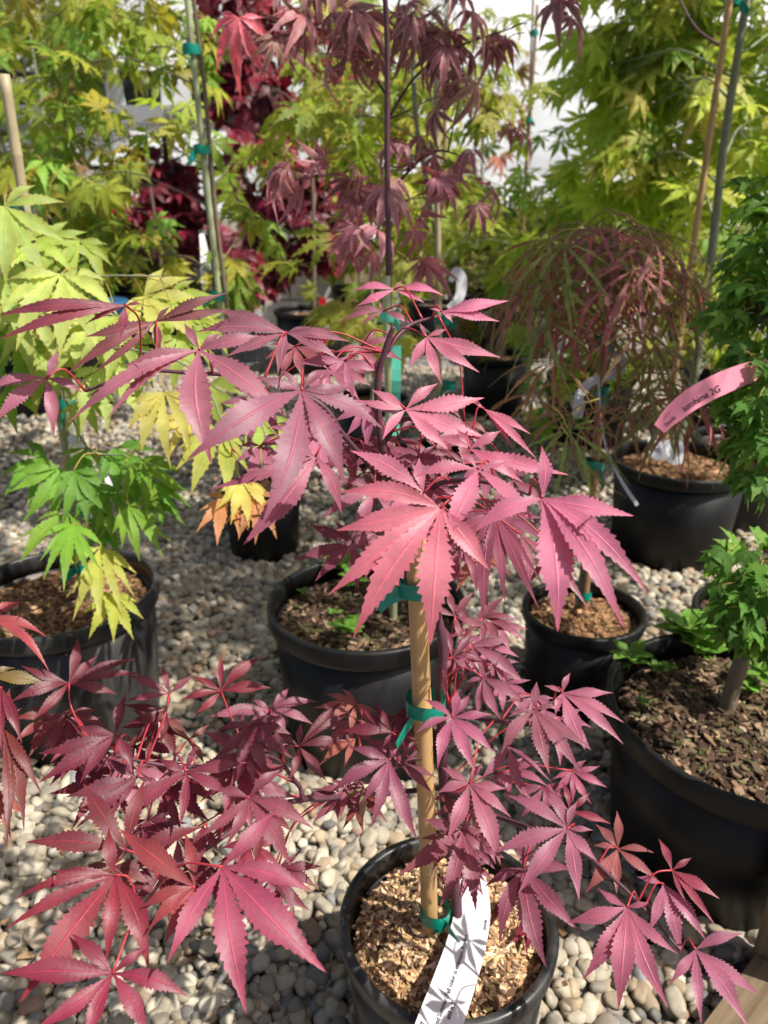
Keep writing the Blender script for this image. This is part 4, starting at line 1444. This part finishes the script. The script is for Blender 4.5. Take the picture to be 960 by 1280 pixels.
# timber at the lower right corner
tb = Vector((.452, .632, 0))
wt = thing('timber_frame', tb, 'weathered timber post and sill in the lower right corner', 'timber')
ang = math.atan2(.057, .066)
Rz = Matrix.Rotation(ang, 3, 'Z')
dirv = Rz @ Vector((1, 0, 0))
per = Rz @ Vector((0, -1, 0))
mb = MB()
mb.box(tb + per * .045 + dirv * .02 + ZUP * .26, .04, .088, .52, Rz)
mb.build('post', M['wood'], wt, smooth=False, origin=tb)
mb = MB()
mb.box(Vector((0, 0, 0)), .038, .088, .42)
o = mb.build('sill', M['wood'], None, smooth=False)
RM = Rz.to_4x4() @ Matrix.Rotation(R(-90), 4, 'Y')
pos = tb - dirv * .212 + per * .05 + ZUP * .03
attach(o, wt, Matrix.Translation(pos) @ RM)
FEET.append((tb.x + .02, tb.y - .03, .05))

# ------------------------------------------------------------------ tags
def ribbon(pts, widths, wdir=None, tilt=0.0):
    """pts: (px, py, depth); widths in pixels. returns a sampler (u along 0..1, v across -1..1) -> point and its mesh builder"""
    ps = [P(*p) for p in pts]
    ws = [w_ * p[2] / F for w_, p in zip(widths, pts)]
    q = smooth_line(ps, 8)
    n = len(q)
    wq = [float(np.interp(i / (n - 1) * (len(ws) - 1), range(len(ws)), ws)) for i in range(n)]
    fr = []
    for i in range(n):
        t = (q[min(i + 1, n - 1)] - q[max(i - 1, 0)]).normalized()
        toC = (CAM - q[i]).normalized()
        nn = toC + ZUP * tilt
        s = t.cross(nn).normalized()
        fr.append((q[i], s, s.cross(t).normalized(), wq[i]))

    def samp(u, v, lift=0.0):
        x = u * (n - 1)
        i = min(int(x), n - 2)
        k = x - i
        a, b = fr[i], fr[i + 1]
        return a[0].lerp(b[0], k) + a[1].lerp(b[1], k) * (v * (a[3] + (b[3] - a[3]) * k) / 2) + a[2] * lift
    mb = MB()
    NV = 4
    vs = [samp(i / (n - 1), -1 + 2 * j / NV, (0.0)) for i in range(n) for j in range(NV + 1)]
    fs = [(i * (NV + 1) + j, (i + 1) * (NV + 1) + j, (i + 1) * (NV + 1) + j + 1, i * (NV + 1) + j + 1) for i in range(n - 1) for j in range(NV)]
    mb.add(vs, fs)
    length = sum((q[i + 1] - q[i]).length for i in range(n - 1))
    return mb, samp, length, ps[0], sum(ws) / len(ws)


def print_on(parent, samp, length, width, text, u0, v0, h, su=1, sv=-1, lift=.0005, bold=0.0):
    """lettering laid flat on a ribbon: text runs along u, h is the letter height in metres"""
    cu = bpy.data.curves.new('t', 'FONT')
    cu.body = text
    cu.size = 1.0
    cu.offset = bold
    to = bpy.data.objects.new('t', cu)
    COL.objects.link(to)
    bpy.context.view_layer.update()
    me = bpy.data.meshes.new_from_object(to.evaluated_get(bpy.context.evaluated_depsgraph_get()))
    mb = MB()
    vs = []
    for v in me.vertices:
        u = u0 + su * v.co.x * h / length
        vv = v0 + sv * v.co.y * h / (width / 2)
        vs.append(samp(min(.999, max(0, u)), vv, lift))
    mb.add(vs, [tuple(p.vertices) for p in me.polygons])
    bpy.data.objects.remove(to)
    bpy.data.curves.remove(cu)
    bpy.data.meshes.remove(me)
    return mb.build('lettering', M['ink'], parent, smooth=False)


dr = depth_of(at_z(560, 1258, .215)) - .012
mbr, sa, ln, org, wd = ribbon([(577, 1086, .815), (590, 1094, .800), (591, 1135, .772), (583, 1180, .738), (567, 1230, .694), (549, 1280, .655), (534, 1322, .63)], [14, 30, 44, 48, 52, 55, 56], tilt=.5)
tg = mbr.build('plant_tag', M['tag_white'], None, origin=org)
tag(tg, 'long white paper tag with printed text hanging over the rim of the nearest pot', 'tag')
print_on(tg, sa, ln, wd, 'leaves in Spring and Summer. Fall color is crimson. Prefers', .99, .02, .0048, -1, 1, bold=.014)
print_on(tg, sa, ln, wd, "and is 5'", .80, -.38, .0048, -1, 1, bold=.014)
print_on(tg, sa, ln, wd, 'd Spring', .99, .55, .0085, -1, 1, bold=.012)
print_on(tg, sa, ln, wd, 'zone', .42, -.85, .0048, -1, 1, bold=.014)

mbr, sa, ln, org, wd = ribbon([(824, 536, .90), (842, 517, .895), (868, 497, .89), (905, 478, .89), (945, 463, .90), (964, 460, .93)], [16, 24, 28, 29, 26, 20], tilt=-.2)
tg = mbr.build('plant_tag', M['tag_pink'], None, origin=org)
tag(tg, 'pink plastic tag reading kotohime 2G at the right edge', 'tag')
print_on(tg, sa, ln, wd, 'kotohime 2G', .28, .60, .0100, 1, -1, bold=.008)
print_on(tg, sa, ln, wd, 'Omniki', .06, .58, .0080, 1, -1, bold=.008)
print_on(tg, sa, ln, wd, '----------', .10, -.30, .0052, 1, -1, bold=.01)

for pts, ws, lab in [
    ([(728, 500, 1.16), (722, 520, 1.15), (724, 495, 1.15), (738, 478, 1.16), (755, 472, 1.17), (770, 465, 1.17), (776, 452, 1.18), (768, 440, 1.19)], [10, 12, 12, 11, 9, 16, 16, 8], 'white tag strip looped round the banded brown cane'),
    ([(748, 470, 1.165), (751, 520, 1.165), (758, 560, 1.16), (775, 598, 1.15), (797, 632, 1.14)], [3, 3, 3, 4, 5], 'thin white string tag trailing past the pot of the tall green maple'),
    ([(252, 292, 1.86), (256, 320, 1.85), (258, 350, 1.85), (262, 385, 1.85)], [6, 11, 14, 10], 'white paper tag hanging on the slender olive maple'),
    ([(560, 385, 1.9), (574, 372, 1.9), (577, 350, 1.9), (570, 340, 1.9), (563, 352, 1.9)], [6, 12, 14, 12, 6], 'white looped tag on the tan cane of the lacy maple'),
    ([(127, 580, 1.13), (133, 605, 1.12), (150, 625, 1.11)], [9, 13, 14], 'pale grey tag among the bright green leaves of the lime maple'),
    ([(88, 546, 1.10), (96, 552, 1.09), (106, 549, 1.10)], [10, 16, 12], 'clear folded tag on the cane of the lime maple'),
    ([(815, 545, 1.86), (822, 565, 1.84), (836, 560, 1.83), (846, 572, 1.84), (848, 552, 1.86)], [10, 20, 22, 20, 10], 'white knotted tag at the stem foot of the tall green maple'),
]:
    mbr, sa, ln, org, wd = ribbon(pts, ws)
    tg = mbr.build('plant_tag', M['tag_white'], None, origin=org)
    tag(tg, lab, 'tag')


# ------------------------------------------------------------------ weeds in two of the pots
def seedling(p, n, s, label, group, col=(.13, .30, .04)):
    t = thing('weed_seedling', p, label, 'weed', group)
    mb = MB()
    top = p + Vector((rnd(-.004, .004), rnd(-.004, .004), s * .8))
    mb.tube([p - ZUP * .004, p.lerp(top, .5), top], [.0009, .0008, .0006], 5)
    mb.build('stalk', M['petiole_green'], t)
    prof = np.array([.15, .4, .75, .95, 1.0, .95, .8, .55, .3, .04])
    a0 = rnd(0, 6.28)
    for k in range(n):
        a = a0 + k * 2.4
        h = p.lerp(top, 1 - .5 * k / n)
        d = Vector((math.cos(a), math.sin(a), rnd(.15, .5))) * s * rnd(.6, 1.0)
        mb = MB()
        lobe(mb, h, h + d, ZUP, wr=.27, teeth=3, tdepth=.05, bulge=.08, fold=.2, prof=prof)
        o = mb.build('leaf', M['weed'], t, origin=h)
        o.color = (*jitter(col, .2), 1)


for (px, py, n, s, lab) in [(428, 724, 9, .042, 'largest broad leaved weed seedling at the back of the middle pot'), (395, 718, 4, .020, 'small pale weed seedling near the back left rim of the middle pot'),
                            (432, 802, 9, .040, 'leafy weed seedling at the front rim of the middle pot'), (445, 740, 8, .034, 'weed seedling beside the largest one in the middle pot'),
                            (378, 745, 4, .015, 'tiny weed sprout at the left rim of the middle pot'), (418, 772, 5, .016, 'tiny weed sprout in the centre of the middle pot')]:
    seedling(at_z(px, py, .253), n, s, lab, 'weeds in the middle pot')
for (px, py, n, s, lab) in [(785, 842, 9, .040, 'weed seedling at the left rim of the large right pot'), (850, 812, 12, .052, 'bushy weed seedling at the back of the large right pot, leftmost of three'),
                            (870, 818, 12, .052, 'bushy weed seedling at the back of the large right pot, middle of three'), (892, 815, 11, .048, 'bushy weed seedling at the back of the large right pot, nearest the trunk'),
                            (836, 845, 6, .020, 'low weed seedling in front of the bushy ones in the large right pot'), (822, 846, 6, .018, 'low weed sprout just left of the low one in the large right pot'),
                            (880, 832, 9, .038, 'pale weed seedling in front of the trunk side of the bushy ones, large right pot'),  (803, 884, 5, .015, 'tiny weed sprout near the left front of the large right pot'),
                            (948, 862, 10, .046, 'weed seedling right of the trunk in the large right pot'), (932, 870, 5, .026, 'small weed seedling just right of the trunk foot in the large right pot')]:
    seedling(at_z(px, py, .218), n, s, lab, 'weeds in the large right pot')

# ------------------------------------------------------------------ gravel
def icosphere(sub):
    import bmesh
    bm = bmesh.new()
    bmesh.ops.create_icosphere(bm, subdivisions=sub, radius=1)
    v = np.array([p.co[:] for p in bm.verts])
    f = np.array([[x.index for x in q.verts] for q in bm.faces])
    bm.free()
    return v, f


rng = np.random.default_rng(5)
TONES = np.array([(.41, .38, .32), (.48, .45, .385), (.34, .31, .255), (.38, .31, .22), (.27, .25, .22), (.17, .168, .165), (.58, .55, .48), (.40, .345, .27), (.30, .24, .175), (.32, .215, .16), (.22, .235, .25)]) * np.array((.83, .79, .72))
TP = np.array([.16, .12, .15, .11, .12, .09, .05, .1, .05, .02, .03])


def lay(y0, y1, sp, sub, rmin, rmax, jit=.42, zoff=0.0):
    ys = np.arange(y0, y1, sp * .9)
    pts = []
    for j, y in enumerate(ys):
        half = .58 * y + .22
        xs = np.arange(-half, half, sp) + (sp / 2 if j % 2 else 0)
        pts.append(np.stack([xs, np.full_like(xs, y)], 1))
    p = np.concatenate(pts)
    p += rng.uniform(-jit, jit, p.shape) * sp
    keep = np.ones(len(p), bool)
    for (fx, fy, fr) in FEET:
        keep &= ((p[:, 0] - fx) ** 2 + (p[:, 1] - fy) ** 2) > fr ** 2
    p = p[keep]
    n = len(p)
    bases = []
    v0, f0 = icosphere(sub)
    for k in range(14):
        d = np.zeros(len(v0))
        off = rng.uniform(0, 50, 3)
        for i, v in enumerate(v0):
            d[i] = noise.noise(Vector(v * 1.1 + off)) * .30 + noise.noise(Vector(v * 2.4 + off)) * .10
        vv = v0 * (1 + d)[:, None]
        e = rng.uniform(2.2, 3.4)
        vv = np.sign(vv) * np.abs(vv) ** (2 / e * .5 + .5)
        bases.append(vv)
    bases = np.array(bases)
    kind = rng.integers(0, 14, n)
    r = rmin + (rmax - rmin) * rng.beta(1.6, 2.6, n)
    sc = np.stack([r * rng.uniform(1.0, 1.45, n), r * rng.uniform(.8, 1.05, n), r * rng.uniform(.55, .8, n)], 1)
    V = bases[kind] * sc[:, None, :]
    a = rng.uniform(0, 6.283, n)
    b = rng.normal(0, .35, n)
    g_ = rng.normal(0, .35, n)
    ca, sa_, cb, sb_, cg, sg = np.cos(a), np.sin(a), np.cos(b), np.sin(b), np.cos(g_), np.sin(g_)
    y1_, z1_ = V[..., 1] * cg[:, None] - V[..., 2] * sg[:, None], V[..., 1] * sg[:, None] + V[..., 2] * cg[:, None]
    x1_ = V[..., 0]
    x2, z2 = x1_ * cb[:, None] + z1_ * sb_[:, None], -x1_ * sb_[:, None] + z1_ * cb[:, None]
    x3, y3 = x2 * ca[:, None] - y1_ * sa_[:, None], x2 * sa_[:, None] + y1_ * ca[:, None]
    z = r * .35 + rng.uniform(0, .008, n) + zoff
    W = np.stack([x3 + p[:, 0:1], y3 + p[:, 1:2], z2 + z[:, None]], -1)
    ti = rng.choice(len(TONES), n, p=TP / TP.sum())
    c = TONES[ti] * rng.uniform(.75, 1.2, (n, 1))
    Cc = np.repeat(np.concatenate([c, np.ones((n, 1))], 1), len(v0), 0)
    Fc = (f0[None] + (np.arange(n) * len(v0))[:, None, None]).reshape(-1, 3)
    return W.reshape(-1, 3), Fc, Cc


parts = [lay(.16, .95, .0150, 2, .0070, .0130), lay(.16, .95, .030, 3, .0085, .0150, zoff=.006), lay(.95, 2.1, .0165, 2, .0075, .0135), lay(.95, 2.1, .036, 2, .0085, .0145, zoff=.006), lay(2.1, 4.2, .026, 1, .010, .018)]
vo = 0
VV, FF, CC = [], [], []
for (v, f, c) in parts:
    VV.append(v)
    FF.append(f + vo)
    CC.append(c)
    vo += len(v)
VV, FF, CC = np.concatenate(VV), np.concatenate(FF), np.concatenate(CC)
me = bpy.data.meshes.new('gravel')
me.vertices.add(len(VV))
me.vertices.foreach_set('co', VV.astype(np.float32).ravel())
me.loops.add(len(FF) * 3)
me.loops.foreach_set('vertex_index', FF.astype(np.int32).ravel())
me.polygons.add(len(FF))
me.polygons.foreach_set('loop_start', (np.arange(len(FF)) * 3).astype(np.int32))
me.polygons.foreach_set('loop_total', np.full(len(FF), 3, np.int32))
me.polygons.foreach_set('use_smooth', np.ones(len(FF), bool))
me.update(calc_edges=True)
ca_ = me.color_attributes.new('Col', 'FLOAT_COLOR', 'POINT')
ca_.data.foreach_set('color', CC.astype(np.float32).ravel())
me.materials.append(M['pebble'])
go = bpy.data.objects.new('gravel', me)
COL.objects.link(go)
tag(go, 'grey and tan rounded pebbles strewn over the yard', 'gravel', kind='stuff')
mb = MB()
random.seed(4)
for _ in range(240):
    if random.random() < .5:
        p = at_z(rnd(700, 960), rnd(640, 860), .016)
    else:
        p = at_z(rnd(0, 960), rnd(480, 1280), .016)
    Lc = rnd(.006, .022)
    qm = Matrix.Rotation(rnd(0, 6.28), 3, 'Z') @ Matrix.Rotation(rnd(-.4, .4), 3, 'Y')
    mb.box(p, Lc, Lc * rnd(.15, .5), .0018, qm, col=(*jitter(random.choice(BROWN), .3), 1))
lo = mb.build('leaf_litter', M['chips'], None, smooth=False, colors=True)
tag(lo, 'scattered bark crumbs and dry leaf bits among the pebbles', 'litter', kind='stuff')
print('gravel tris', len(FF), 'objects', len(bpy.data.objects))
